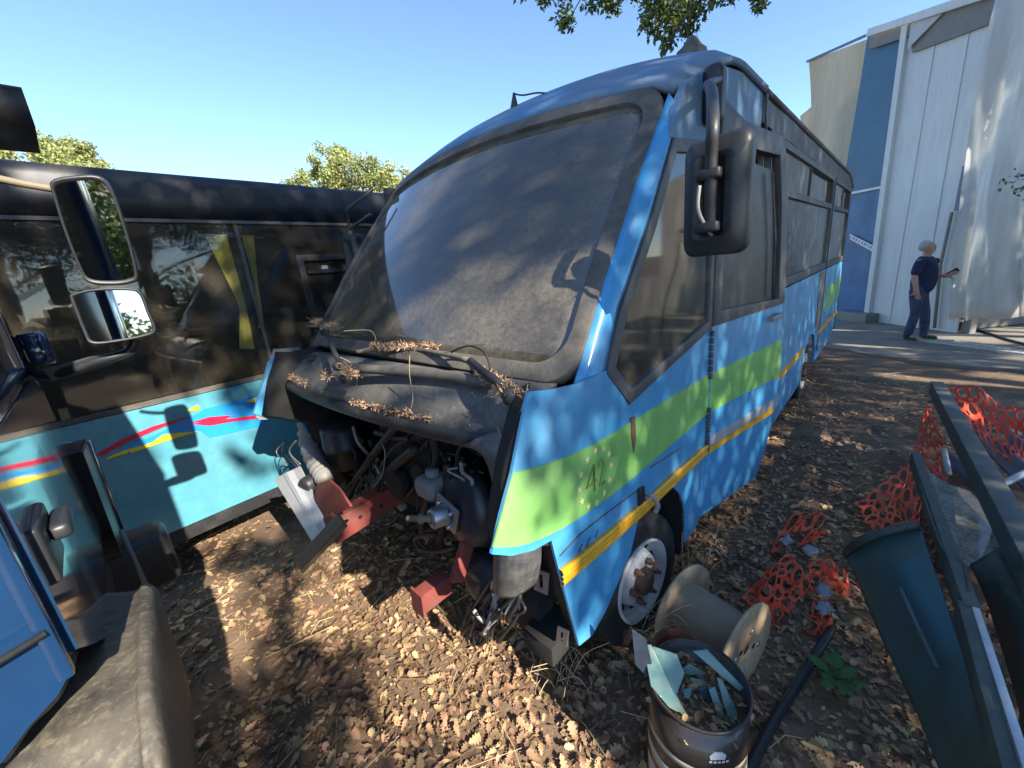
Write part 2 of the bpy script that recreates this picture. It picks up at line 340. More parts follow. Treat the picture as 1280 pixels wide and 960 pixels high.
# ------------------------------------------------------------------ main bus
YM = R(44.6); NC = -1.83
nm = Vector((math.cos(YM), -math.sin(YM), 0)); dm = Vector((math.sin(YM), math.cos(YM), 0))
BUS = Fr(Matrix.Translation(nm*NC)@Matrix.Rotation(-YM, 4, 'Z'))
W = 1.12
bus = thing('blue_bus', 'wrecked blue bus with green and yellow stripes and its front bumper missing', 'bus', BUS.w((0, 4.6, 0)))
def bp(x, y, X=W): return BUS.hit(x, y, 0, X)
def bs(x, y, s_): return BUS.hit(x, y, 1, s_)
def dent(a, b): return .007*nz3(a, b, 0, 1.4)+.003*nz3(a, b, 5, 4)
# front right corner panel
fc = [bp(*q) for q in [(660, 490), (690, 487), (722, 480), (757, 463), (786, 507), (890, 410)]]
fc += [Vector((W, 2.275, z)) for z in (1.2, .9, .6)]+[Vector((W, 2.20, .36)), Vector((W, 2.00, .36))]
ac = (1.60, .42)                                        # front wheel centre (s, z)
for k in range(9): t = R(0+k*14.5); fc.append(Vector((W, ac[0]+.40*math.cos(t), ac[1]+.46*math.sin(t))))
fc += [bp(*q) for q in [(789, 690), (758, 765), (741, 795), (725, 808), (712, 760), (700, 715), (690, 676), (668, 688), (640, 695), (615, 693), (626, 645), (640, 592), (650, 540)]]
p = MB(BUS); p.patch(fc, 0, .010, .16, dent); fcp = p.build('front_side_panel', M_blue, bus)
# the same panel on the far side
p = MB(BUS); lf = [Vector((-W, v.y, min(v.z, 1.56 if v.y < 1.15 else 9))) for v in fc]; p.patch(lf, 0, -.03, .3, None); p.build('front_side_panel', M_blue, bus)
p = MB(BUS); p.patch([(-W-.004, .70, 1.41), (-W-.004, .60, 1.18), (-W-.004, .80, 1.10), (-W-.004, 2.2, 1.10), (-W-.004, 2.2, 1.36)], 0, -.006, 0); p.build('green_band', M_green, bus)
p = MB(BUS); p.patch([(-.01-W+.03, .795, 1.60), (-.01-W+.03, .585, 1.2), (-W+.02, .60, 1.17), (-W+.02, .86, 1.1), (-W+.02, .95, 1.58)], 0, .03, 0); p.build('corner_return', M_greyplast, bus)
# green band
def band(top, bot, X, off, name, m, par, fn=None, th=.006):
    P = sm([bp(*q, X) for q in top], 4)+sm([bp(*q, X) for q in bot[::-1]], 4)
    q = MB(BUS); q.patch([Vector((X+off, v.y, v.z)) for v in P], 0, th, .16, fn); return q.build(name, m, par)
band([(640.5, 591), (690, 577), (752, 549), (820, 508), (887, 467)], [(615.5, 684), (660, 679), (720, 650), (790, 598), (845, 550), (884, 517)], W, .004, 'green_band', M_green, fcp, dent)
q_ = [(700, 722), (760, 672), (805, 632), (845, 594), (882, 561)]
def strip(pts, X, h, pro, name, m, par, fr=BUS):        # moulding with three ridges
    P = [fr.hit(*t, 0, X) for t in pts]; par_ = par; P = sm(P, 3)
    rows = []
    for dz, dx in ((-.5, 0), (-.5, .7), (-.36, 1), (-.2, 1), (-.14, .6), (-.08, 1), (.08, 1), (.14, .6), (.2, 1), (.36, 1), (.5, .7), (.5, 0)):
        rows.append([Vector((X+dent(v.y, v.z)+.002+dx*pro, v.y, v.z+dz*h)) for v in P])
    q = MB(fr); q.grid(rows, 0, False); return q.build(name, m, par_)
strip(q_, W, .065, .016, 'yellow_moulding', M_yellow, fcp)
# ghost of a round sticker of stars with two digits
cE = bp(743, 596); stv = []
q = MB(BUS)
for k in range(12):
    a = 2*math.pi*k/12; cc = (cE.y+.105*math.cos(a), cE.z+.105*math.sin(a)); P = []
    for j in range(10): rr = (.013, .0055)[j % 2]; P.append((cc[0]+rr*math.sin(j*math.pi/5), cc[1]+rr*math.cos(j*math.pi/5)))
    q.prism([(W+.0085+dent(*cc), u, v) for u, v in P], (-.004, 0, 0))
q.build('sticker_stars', M_star, fcp)['kind'] = 'stuff'
q = MB(BUS)
for seg in ([(-.010, -.05), (-.012, .055), (-.060, -.015), (.006, -.012)], [(.022, .030), (.030, .048), (.046, .050), (.056, .032), (.048, .008), (.022, -.045), (.060, -.045)]):
    q.tube([(W+.0075+dent(cE.y+u, cE.z+v), cE.y+u, cE.z+v) for u, v in seg], .0035, 5)
q.build('sticker_digits', M_ghost, fcp)
# scrape and rust run under the quarter window, scratches by the arch
q = MB(BUS); q.patch([Vector((W+.0065, bp(*t).y, bp(*t).z)) for t in [(787, 522), (792, 520), (794, 548), (791, 566), (788, 548)]], 0, .003, .16, dent); q.build('rust_streak', M_rust, fcp)
for pts in ([(700, 695), (725, 668), (760, 640), (798, 612)], [(724, 690), (728, 680)], [(733, 684), (738, 672)], [(745, 672), (748, 662)], [(812, 585), (850, 560)]):
    q = MB(BUS); q.tube([(W+.002+dent(bp(*t).y, bp(*t).z), bp(*t).y, bp(*t).z) for t in pts], .0024, 4); q.build('scratch', M_rust, fcp)
# torn mudguard tab at the arch
q = MB(BUS); q.patch([bp(800, 612, W+.012), bp(806, 608, W+.012), bp(808, 642, W+.012), bp(800, 648, W+.012)], 0, .012, 0); q.build('torn_tab', M_black, fcp)
q = MB(BUS); q.tube(sm([bp(808, 622, W+.02), bp(816, 620, W+.05), bp(822, 632, W+.06), bp(819, 640, W+.05)]), .012, 6); q.build('torn_clip', M_greyplast, fcp)
# inner wheel arch
q = MB(BUS); q.grid([[(x, ac[0]+.43*math.cos(R(t)), ac[1]+.49*math.sin(R(t))) for t in range(-20, 121, 20)] for x in (W-.03, .45)]); q.build('wheel_arch_liner', M_dark, bus)
q = MB(BUS); q.box((.44, 1.6, .6), (.02, .95, .9)); q.build('inner_wing', M_dark, bus)

# front wheel (turned a little, tyre flat)
def wheel(c, ax, parent, name='wheel', r=.365, wd=.21, fr=BUS, steer=0.):
    ax = Vector(ax).normalized(); c = Vector(c)
    t = MB(fr); pr = [(r*.60, -wd*.42), (r*.80, -wd*.5), (r*.95, -wd*.46), (r, -wd*.34)]
    for k in range(-3, 4): pr += [(r, k*wd*.09-.006), (r-.008, k*wd*.09-.004), (r-.008, k*wd*.09+.004), (r, k*wd*.09+.006)]
    pr += [(r, wd*.34), (r*.95, wd*.46), (r*.80, wd*.5), (r*.60, wd*.42)]
    t.lathe(pr, c, ax, 40); b = len(t.V); wz = min(v.z for v in t.V)
    for v in t.V:
        if v.z < .028: v.z = .012+.3*(v.z-wz)                # flattened on the ground
    wh = t.build('tyre', M_tyre, parent)
    h = MB(fr); f_ = wd*.5
    h.lathe([(r*.62, f_*.8), (r*.64, f_*1.0), (r*.60, f_*1.02), (r*.565, f_*.6), (r*.53, f_*.35), (r*.44, f_*.42), (r*.40, f_*.78), (r*.36, f_*.86), (r*.30, f_*.84), (.02, f_*.84), (.0, f_*.84)], c, ax, 40)
    ri = h.build('rim', M_rim, wh)
    x = ax.orthogonal().normalized(); y = ax.cross(x)
    hb = MB(fr); hb.lathe([(r*.20, f_*.84), (r*.20, f_*1.1), (r*.17, f_*1.22), (.0, f_*1.24)], c, ax, 20)
    hb.build('hub', M_rust, wh)
    for k in range(6):
        a = k*math.pi/3+.3; n_ = MB(fr); pc = c+(x*math.cos(a)+y*math.sin(a))*r*.295; n_.lathe([(.017, f_*.8), (.017, f_*1.12), (.010, f_*1.14), (.010, f_*1.3), (0, f_*1.3)], pc, ax, 6); n_.build('wheel_nut', M_rust, wh)
    for k in range(10):
        a = k*math.pi/5; n_ = MB(fr); pc = c+(x*math.cos(a)+y*math.sin(a))*r*.485; n_.lathe([(.0, f_*.425), (.024, f_*.425), (.024, f_*.36)], pc, ax, 10); n_.build('vent_hole', M_dark, wh)
    return wh
wheel((.95, 1.63, .33), (1, -.10, .03), bus, r=.35)
for X in (.98, -.98): wheel((X, 6.05, .355), (1 if X > 0 else -1, 0, 0), bus)
wheel((-.97, 1.62, .355), (-1, .10, 0), bus)
# windscreen: surface in (u, v)
def ws(u, v, off=0.):
    x = u*(1.09-.03*v); s_ = (.945+.10*u*u)*(1-v)+(1.735+.15*u*u)*v-.035*math.sin(math.pi*v); z = (1.60-.035*u*u+(-.015*u))*(1-v)+(2.655-.05*u*u)*v
    return Vector((x, s_-off*.8, z+off*.6))
uv = rrect(-1, 1, 0, 1, .11, 6)
def dens(P, n=4):
    o = []
    for i in range(len(P)):
        a, b = P[i], P[(i+1) % len(P)]; k = n*2 if math.hypot(b[0]-a[0], b[1]-a[1]) > .4 else 1
        o += [(a[0]+(b[0]-a[0])*j/k, a[1]+(b[1]-a[1])*j/k) for j in range(k)]
    return o
duv = dens(uv)
def inset(P, d): return [(u*(1-d), .5+(v-.5)*(1-2*d*.95)) for u, v in P]
A_, B_ = [ws(u, v, .022) for u, v in duv], [ws(u, v, .022) for u, v in inset(duv, .055)]
q = MB(BUS); q.ring(A_, B_, (0, -.8, .6), .05); fro = q.build('windscreen_seal', M_rubber, bus, bevel=.006)
gp = [[ws(-.965+1.93*i/24, .03+.94*j/14) for i in range(25)] for j in range(15)]
q = MB(BUS); q.grid(gp, .006); q.build('windscreen', G_wind, bus)
# A pillars, both sides
for sx in (1, -1):
    lo_ = [Vector((W*sx, v.y, v.z)) for v in (bp(746, 478), bp(756, 466), bp(772, 388), bp(812, 272), bp(839, 172), bp(846, 140))]
    rows = []
    for i, v in enumerate((0, .03, .30, .64, .90, .965)):
        a = ws(sx*1.0, v, .010); b = lo_[i]; rows.append([a, a.lerp(b, .35)+Vector((sx*.008, -.003, 0)), a.lerp(b, .75)+Vector((sx*.010, 0, 0)), b])
    q = MB(BUS); q.grid(rows, .02*sx); q.build('windscreen_pillar', M_blue, bus)

# roof: blue front cap, dark rear part
def roofz(u, s_):
    k = min(1, max(0, (s_-1.75)/.75)); zc = 2.655+.285*math.sin(k*math.pi/2); zg = 2.60+.235*math.sin(k*math.pi/2)
    z = zg+(zc-zg)*(1-abs(u)**2.6)
    return z-(.10*((s_-7.6)/1.1)**2 if s_ > 7.6 else 0)
def roofpt(u, t, s1):
    s0 = ws(u, 1).y+.004; s_ = s0+(s1-s0)*t; k = min(1, max(0, (s_-s0)/.7)); e = math.sin(k*math.pi/2); top = ws(u, 1).z
    zf = 2.835+.105*(1-abs(u)**2.6); edge = .035*max(0, (abs(u)-.93)/.07)**2
    return Vector((u*(1.06+.07*min(1, k*1.6)), s_, top+(zf-top)*e-edge))
us = [-1+2*i/28 for i in range(29)]
q = MB(BUS); q.grid([[roofpt(u, t/14, 3.05) for u in us] for t in range(15)], -.03); q.build('front_roof_cap', M_bluetop, bus)
q = MB(BUS); q.grid([[(u*1.125, s_, 2.832+.10*(1-abs(u)**2.6)-.035*max(0, (abs(u)-.93)/.07)**2-(.16*((s_-8.0)/.7)**2 if s_ > 8 else 0)) for u in us] for s_ in (3.04, 3.6, 4.5, 5.5, 6.5, 7.4, 8.0, 8.3, 8.5, 8.68)], -.03); q.build('rear_roof', M_roofdark, bus)
q = MB(BUS); q.grid([[(W+.006, 3.06, 2.80), (W+.006, 3.10, 2.80)], [(W+.012, 3.06, 2.60), (W+.012, 3.10, 2.60)]], .01); q.build('roof_joint_strip', M_darkgrey, bus)
# cantrail panels above the windows
for sx in (1, -1):
    q = MB(BUS); q.patch([(W*sx, 1.88, 2.60), (W*sx, bp(847, 136).y-.01, bp(847, 136).z), (W*sx, bp(840, 172).y-.02, bp(840, 172).z), (W*sx, 2.275, 2.43), (W*sx, 3.06, 2.45), (W*sx, 3.06, 2.81), (W*sx, 2.60, 2.80), (W*sx, 2.25, 2.75), (W*sx, 2.05, 2.68)], 0, .03*sx, .2, dent if sx > 0 else None); q.build('front_cantrail', M_bluetop, bus)
    q = MB(BUS); q.patch([(W*sx, 3.06, 2.655), (W*sx, 8.62, 2.655), (W*sx, 8.55, 2.79), (W*sx, 3.06, 2.81)], 0, .03*sx, .3, dent if sx > 0 else None); q.build('rear_cantrail', M_roofdark, bus)
# aerial and roof horn fairing
p0 = ws(.02, 1); q = MB(BUS); b0 = BUS.hit(643, 138, 1, 2.05)
q.lathe([(.030, 0), (.026, .02), (.012, .075), (.006, .10), (0, .10)], b0-Vector((0, 0, .015)), (.25, -.2, 1), 10)
q.tube(sm([b0+Vector((.02, -.02, .075)), BUS.hit(654, 119, 1, 2.05), BUS.hit(672, 116, 1, 2.05), BUS.hit(690, 118, 1, 2.05), BUS.hit(697, 122, 1, 2.07)], 4), .0045, 6); q.build('aerial', M_black, bus)
hb = BUS.hit(865, 66, 0, .93)
q = MB(BUS); q.grid([[hb+Vector((x_*k, y_*k*1.3, h_)) for x_, y_ in ((.075, 0), (.05, .06), (0, .075), (-.05, .06), (-.075, 0), (-.05, -.06), (0, -.075), (.05, -.06), (.075, 0))] for k, h_ in ((1.1, -.06), (.95, 0), (.62, .022), (.36, .055), (.16, .07), (.02, .072))]); q.build('roof_horn', M_rubber, bus)
q = MB(BUS); fl = roofpt(-.42, .10, 3.05)+Vector((0, 0, .012)); q.ball(fl, .02, 2, (1.6, 1, .8)); q.build('marker_lamp', M_black, bus)

# quarter window in front of the door (trim, glass)
def plwin(X, out, inn, nm_, gm, par, trim=M_darkgrey, fr=BUS, th=.03, gl='glass', pro=.008):
    O = [Vector((X+pro, v.y, v.z)) for v in out]; I = [Vector((X+pro, v.y, v.z)) for v in inn]
    q = MB(fr); q.ring(O, I, (1, 0, 0), th); t_ = q.build(nm_, trim, par, bevel=.004)
    q = MB(fr); q.prism([Vector((X-.008, v.y, v.z)) for v in inn], (-.006, 0, 0)); q.build(gl, gm, t_); return t_
def shrink(P, d):
    c = sum(P, Vector())/len(P); out = []
    for i, v in enumerate(P):
        a = (P[i-1]-v).normalized(); b = (P[(i+1) % len(P)]-v).normalized(); n_ = a+b; k = a.cross(b).length
        n_ = n_.normalized() if n_.length > 1e-4 else (c-v).normalized(); s_ = math.sqrt(max(.02, (1-a.dot(b))/2)); n2 = n_*(d/s_)
        if n2.dot(c-v) < 0: n2 = -n2
        out.append(v+n2)
    return out
qo = [bp(757, 467), bp(786, 505), bp(889, 409), Vector((W, 2.275, 2.44)), bp(841, 172), bp(813, 272), bp(774, 388)]
qi = shrink(qo, .05)
plwin(W, qo, qi, 'quarter_window_frame', G_side, bus)

# passenger door, ajar: hinge at its front edge
DOOR = Fr(BUS.m@Matrix.Translation((W+.004, 2.285, 0))@Matrix.Rotation(R(-6.5), 4, 'Z'))
def dp(x, y, X=0.): return DOOR.hit(x, y, 0, X)
dl_ = [Vector((0, .0, 1.56)), dp(930, 394), dp(977, 380), dp(978, 432), dp(969, 508), dp(957, 558), dp(944, 597), dp(903, 626), dp(866, 652), Vector((0, -.02, .60)), Vector((0, 0, .83))]
q = MB(DOOR); q.patch(dl_, 0, .035, .16, lambda a, b: dent(a+9, b)); door = q.build('door', M_blue, bus)
def dband(P, off, name, m, th=.006):
    q = MB(DOOR); q.patch([Vector((off, v.y, v.z)) for v in P], 0, th, .16, lambda a, b: dent(a+9, b)); return q.build(name, m, door)
dband([Vector((0, .01, dp(888, 467).z)), dp(930, 447), dp(977, 424), dp(975, 470), dp(930, 492), Vector((0, .01, dp(886, 516).z))], .004, 'green_band', M_green)
dband([Vector((0, .02, dp(884, 548).z)), dp(972, 495), dp(968, 507), Vector((0, .02, dp(883, 560).z))], .008, 'grey_moulding', M_greystripe, .01)
dband([Vector((0, .01, dp(882, 561).z)), dp(967, 508), dp(964, 516), Vector((0, .01, dp(881, 568).z))], .012, 'yellow_moulding', M_yellow, .014)
uf = [Vector((0, 0, 1.555)), Vector((0, 0, 2.625)), dp(930, 152), dp(979, 172), dp(983, 250), dp(979, 379)]
ui = [dp(899, 388), Vector((0, dp(899, 388).y, 2.50)), dp(938, 186), dp(973, 195), dp(975, 260), dp(972, 373)]
q = MB(DOOR); q.ring([v+Vector((.012, 0, 0)) for v in uf], [v+Vector((.012, 0, 0)) for v in ui], (1, 0, 0), .05); q.build('door_window_frame', M_darkgrey, door, bevel=.006)
q = MB(DOOR); q.prism([dp(899, 388, -.02)+Vector((0, -.02, -.02)), Vector((-.02, .06, 2.42)), dp(972, 216, -.02)+Vector((0, .02, 0)), dp(972, 373, -.02)+Vector((0, .02, -.02))], (-.012, 0, 0)); q.build('black_window_board', M_black, door)
q = MB(DOOR)
for t in (940, 951, 960): q.beam(dp(t, 188, -.06), dp(t, 222, -.06), .012, .03, (1, 0, 0))
q.build('inner_slats', M_greyplast, door)
q = MB(DOOR); q.tube([dp(966, 215, .008), dp(969, 300, .008), dp(966, 372, .008)], .008, 6); q.build('window_channel', M_rubber, door)
hc = dp(966, 396); q = MB(DOOR); q.rbox(hc+Vector((.03, 0, 0)), (.022, .19, .035), .008); q.box(hc+Vector((.012, -.08, 0)), (.03, .03, .03)); q.box(hc+Vector((.012, .08, 0)), (.03, .03, .03)); q.build('door_handle', M_greyplast, door)
for z0, z1 in ((1.28, 1.52), (.84, 1.08)):
    q = MB(BUS)
    for k in range(7): z = z0+(z1-z0)*k/6; q.tube([(W+.014, 2.272, z-.014), (W+.014, 2.272, z+.014)], .011, 6)
    q.build('door_hinge', M_rubber, bus)
# side behind the door: lower panel, windows
lp = [Vector((W, 3.29, 1.57)), Vector((W, 8.62, 1.57)), Vector((W, 8.66, 1.1)), Vector((W, 8.58, .55)), Vector((W, 8.2, .40)), Vector((W, 6.56, .36))]
for k in range(10): t = R(8+k*18.2); lp.append(Vector((W, 6.05+.50*math.cos(t), .36+.48*math.sin(t))))
lp += [Vector((W, 5.54, .34)), Vector((W, 3.29, .32))]
q = MB(BUS); q.patch(lp, 0, .03, .3, dent); lo_p = q.build('side_panel', M_blue, bus)
for s0, s1, z0, z1, m, nme in ((3.29, 5.5, .72, .785, M_yellow, 'yellow_moulding'), (6.6, 8.6, .72, .785, M_yellow, 'yellow_moulding'), (7.0, 8.62, .95, 1.30, M_green, 'green_band'), (3.29, 4.35, .94, 1.26, M_green, 'green_band')):
    q = MB(BUS); q.patch([(W+.008, s0, z0), (W+.008, s1, z0+(.06 if m is M_green else 0)), (W+.008, s1-(.5 if m is M_green and s0 < 4 else 0), z1), (W+.008, s0, z1)], 0, .01, .3, dent); q.build(nme, m, lo_p)
q = MB(BUS); q.patch([(W+.007, 6.25, 1.55), (W+.007, 6.62, 1.55), (W+.007, 6.60, .86), (W+.007, 6.30, .86)], 0, .006, .3, dent); q.build('primer_scrape', mat('brown_primer_scrape', (.26, .20, .15), .7, dust=.5), lo_p)
q = MB(BUS); q.patch([(W+.012, 6.66, 1.56), (W+.012, 6.70, 1.56), (W+.012, 6.70, .5), (W+.012, 6.66, .5)], 0, .006, .3, dent); q.build('panel_joint', M_darkgrey, lo_p)
for s0, s1 in ((3.30, 6.58), (6.70, 8.60)):
    O = [Vector((W, s0, 1.585)), Vector((W, s1, 1.585)), Vector((W, s1, 2.65)), Vector((W, s0, 2.65))]
    q = MB(BUS); I = [Vector((W, s0+.05, 1.66)), Vector((W, s1-.05, 1.66)), Vector((W, s1-.05, 2.60)), Vector((W, s0+.05, 2.60))]
    q.ring([v+Vector((.006, 0, 0)) for v in O], [v+Vector((.006, 0, 0)) for v in I], (1, 0, 0), .05); fr_ = q.build('side_window_frame', M_darkgrey, bus, bevel=.005)
    q = MB(BUS); q.box((W-.012, (s0+s1)/2, 2.315), (.035, s1-s0-.1, .05)); q.build('window_rail', M_darkgrey, fr_)
    q = MB(BUS); q.box((W-.02, (s0+s1)/2, 1.975), (.006, s1-s0-.09, .63)); q.build('fixed_pane', G_pass, fr_)
    mid = (s0+s1)/2
    q = MB(BUS); q.box((W-.016, (s0+mid)/2+.03, 2.47), (.006, mid-s0, .255)); q.build('sliding_pane', G_pass, fr_)
    q = MB(BUS); q.box((W-.034, (s1+mid)/2-.06, 2.47), (.006, mid-s0, .255)); q.build('sliding_pane', G_side, fr_)
    q = MB(BUS); q.box((W-.012, mid+.03, 2.47), (.02, .03, .25)); q.build('slider_edge', M_rubber, fr_)
# far side, rear, floor, bulkhead, interior
q = MB(BUS); q.box((-W+.015, 5.45, .96), (.03, 6.3, 1.22)); q.build('side_panel', M_blue, bus)
q = MB(BUS); q.box((-W+.015, 5.2, 2.12), (.02, 6.8, 1.04)); q.build('side_glazing', G_pass, bus)
q = MB(BUS); q.grid([[(x, 8.66+.06*(1-(x/W)**2), z) for x in (-W, -.6, 0, .6, W)] for z in (.45, 1., 1.6, 2.2, 2.72)], .03); q.build('rear_panel', M_darkgrey, bus)
q = MB(BUS); q.box((0, 4.95, .50), (1.44, 7.3, .06)); q.build('floor', M_dark, bus)
q = MB(BUS); q.box((0, 1.33, .99), (1.72, .03, .92)); q.build('bulkhead', M_dark, bus)
q = MB(BUS); q.grid([[(x, s_, z+.03*math.cos(x*1.4)) for x in (-1.05, -.5, 0, .5, 1.05)] for s_, z in ((1.02, 1.50), (1.15, 1.52), (1.35, 1.47), (1.42, 1.36), (1.44, 1.1))], .02); q.build('dashboard', M_int, bus)
sw = MB(BUS); c_ = Vector((-.52, 1.52, 1.50)); a_ = Vector((0, .45, 1)).normalized(); e1 = Vector((1, 0, 0)); e2 = a_.cross(e1)
sw.tube([c_+(e1*math.cos(t*.2618)+e2*math.sin(t*.2618))*.21 for t in range(25)], .014, 8); sw.tube([c_-e1*.2, c_, c_+e1*.2], .012, 6); sw.tube([c_, c_-a_*.35], .03, 8); sw.build('steering_wheel', M_black, bus)
for X, s_ in ((-.52, 2.05), (.55, 2.05), (-.75, 3.6), (-.3, 3.6), (.75, 3.6), (-.75, 4.5), (.75, 4.5), (-.75, 5.4), (.75, 5.4)):
    q = MB(BUS); q.rbox((X, s_, .98), (.46, .46, .14), .04); q.rbox((X, s_+.24, 1.40), (.44, .12, .75), .05, Matrix.Rotation(R(-10), 3, 'X')); q.rbox((X, s_+.32, 1.87), (.26, .10, .20), .04); q.box((X, s_, .72), (.36, .36, .40)); q.build('seat', M_seat, bus)

# ---- nose: hood panel, lip, side frame of the opening
def bow(x): return .06*(x/1.0)**2
rows = []
for t in range(9):
    k = t/8; row = []
    for i in range(25):
        x = -1.085+2.11*i/24; s0 = ws(x/1.09, 0).y+.0; s1 = .765+bow(x)+.03*x
        s_ = s0+(s1-s0)*k; z = (1.575-.03*x*x)+(1.415-1.575)*k**1.7+.012*math.sin(k*math.pi)-.03*max(0, k-.85)/.15+.01*x
        row.append(Vector((x, s_, z)))
    rows.append(row)
q = MB(BUS); q.grid(rows, .012); hood = q.build('hood_panel', M_hood, bus)
def lipv(x, dz=0, ds=0): return Vector((x, .765+bow(x)+.03*x+ds, 1.395+.01*x+dz))
lx = [-1.08+2.02*i/30 for i in range(31)]
q = MB(BUS); q.grid([[lipv(x, dz, ds) for x in lx] for dz, ds in ((.012, .02), (.008, -.018), (-.022, -.030), (-.050, -.012), (-.052, .03), (-.02, .05))]); q.build('hood_lip', M_black, hood)
q = MB(BUS); q.tube([lipv(x, .018, .055) for x in lx], .013, 8); q.build('hood_ridge', M_rubber, hood)
# dark surround on the right of the opening
si = sm([(.79, .80, 1.385), (.885, .80, 1.36), (.925, .795, 1.25), (.93, .785, 1.10), (.915, .775, .98), (.90, .775, .86)], 5)
so_ = sm([(.93, .82, 1.44), (1.02, .815, 1.44), (1.06, .80, 1.30), (1.05, .74, 1.16), (1.035, .73, 1.0), (.965, .77, .84)], 5)
q = MB(BUS); q.grid([[a, a.lerp(b, .25)+Vector((0, -.03, 0)), a.lerp(b, .55)+Vector((0, -.028, 0)), b+Vector((0, .01, 0)), b+Vector((.02, .10, 0))] for a, b in zip(si, so_)], .012); q.build('opening_surround', M_hood, bus)
q = MB(BUS); q.grid([[(W-.02, s_, z), (.99, s_+.05, z), (.96, s_+.16, z)] for s_, z in ((.80, 1.58), (.70, 1.40), (.62, 1.2), (.86, 1.06), (.90, .8), (.97, .55))], .008); q.build('wing_return', M_dark, bus)
q = MB(BUS); q.grid([[(-W+.02, s_, z), (-.99, s_+.05, z), (-.97, s_+.5, z)] for s_, z in ((.80, 1.58), (.70, 1.40), (.62, 1.2), (.86, 1.06), (.90, .8), (.97, .55))], .008); q.build('wing_return', M_dark, bus)
# small square cover on the hood
v0 = Vector((-.78, .905, 1.545)); q = MB(BUS); q.rbox(v0, (.10, .075, .012), .004); q.build('hood_cover_cap', M_black, hood)
# wipers
def wiper(arm, blade, nme='wiper'):
    q = MB(BUS); q.tube(sm(arm, 5), [.020]*3+[.014]*(len(sm(arm, 5))-3), 6); q.lathe([(.03, 0), (.03, .03), (.015, .045), (0, .045)], Vector(arm[0])-Vector((0, 0, .02)), (0, -.4, 1), 12)
    o = q.build(nme, M_black, bus); b = MB(BUS); b.tube(sm(blade, 5), .010, 6); b.build('wiper_blade', M_rubber, o); return o
def wz(x, y, z): return BUS.hit(x, y, 2, z)
wiper([wz(640, 492, 1.575), wz(628, 482, 1.60), wz(606, 466, 1.625), wz(588, 451, 1.645)], [wz(446, 440, 1.645), wz(470, 437, 1.65), wz(520, 437, 1.65), wz(588, 450, 1.645)])
wiper([wz(433, 470, 1.56), wz(418, 440, 1.64), wz(408, 415, 1.70)], [wz(384, 408, 1.71), wz(402, 408, 1.71), wz(428, 416, 1.70)])
q = MB(BUS); q.tube(sm([wz(564, 440, 1.66), wz(585, 432, 1.69), wz(605, 440, 1.67), wz(614, 462, 1.62)], 6), .005, 6); q.build('washer_hose', M_cable, bus)
q = MB(BUS); q.tube(sm([wz(420, 458, 1.59), wz(470, 462, 1.585), wz(560, 470, 1.585), wz(612, 479, 1.575)], 6), .022, 8); q.build('wiper_linkage', M_rubber, bus)

# ---- engine bay and frame
q = MB(BUS); rl = BUS.hit(412, 664, 0, -.42); q.beam(rl+Vector((0, 0, 0)), (-.42, 1.40, rl.z+.06), .10, .15); rail = q.build('chassis_rail', M_red, bus, bevel=.006)
q = MB(BUS)
for k in (.06, .17, .31): q.lathe([(0, 0), (.013, 0), (.013, -.004)], rl+Vector((.052, k, .02)), (1, 0, 0), 10)
q.build('rail_hole', M_dark, rail)
rr = BUS.hit(524, 752, 0, .40); q = MB(BUS); q.beam(rr, rr+Vector((0, .16, .0)), .075, .10); rail2 = q.build('chassis_rail', M_red, bus, bevel=.006)
q = MB(BUS); q.patch([rr+Vector((-.05, -.012, -.07)), rr+Vector((.04, -.012, -.065)), rr+Vector((.05, -.012, .06)), rr+Vector((-.04, -.012, .065))], 1, -.012, 0); q.build('rail_end_plate', M_red, rail2)
q = MB(BUS); q.beam(rr+Vector((.08, .16, .04)), rr+Vector((.10, .26, .24)), .03, .07); q.build('upright_bracket', M_red, rail2, bevel=.004)
q = MB(BUS); q.patch([BUS.hit(*t, 1, .70) for t in [(392, 622), (396, 606), (411, 600), (424, 612), (438, 634), (402, 654)]], 1, -.014, 0); q.build('gusset_plate', M_red, bus, bevel=.003)
q = MB(BUS); a0 = BUS.hit(428, 650, 1, .62); a1 = BUS.hit(374, 708, 1, .42); q.beam(a0, a1, .085, .018, (.3, -1, .3)); q.beam(a0+Vector((.035, .0, .01)), a1+Vector((.035, 0, .01)), .012, .05, (.3, -1, .3)); q.build('bumper_bracket', M_tan, bus, bevel=.003)
P4 = [BUS.hit(*t, 1, s_) for t, s_ in (((342, 599), .60), ((374, 583), .72), ((410, 655), .70), ((392, 680), .60))]
sp = MB(BUS); rows = []
for k in range(9):
    t = k/8; rib = .018 if k in (4, 5) else 0
    rows.append([P4[0].lerp(P4[1], t)+Vector((0, -rib, 0)), P4[0].lerp(P4[1], t).lerp(P4[3].lerp(P4[2], t), .5)+Vector((0, -rib, 0)), P4[3].lerp(P4[2], t)+Vector((0, -rib, 0))])
sp.grid(rows, .012, False); sp.build('silver_side_plate', M_alu, bus)
q = MB(BUS); q.tube(sm([BUS.hit(365, 500, 1, .92), BUS.hit(382, 520, 1, .90), BUS.hit(386, 555, 1, .86), BUS.hit(398, 583, 1, .82), BUS.hit(408, 598, 1, .80)], 12), [.062+.007*math.sin(i*1.7) for i in range(49)], 12); q.build('air_hose', M_greyplast, bus)
fcn = BUS.hit(430, 552, 1, 1.0); q = MB(BUS); q.lathe([(0, -.17), (.12, -.17), (.135, -.15), (.135, -.02), (.142, -.015), (.142, .01), (.135, .015), (.13, .12), (.11, .15), (0, .15)], fcn, (.15, -.1, 1), 26); q.build('air_filter_canister', M_black, bus)
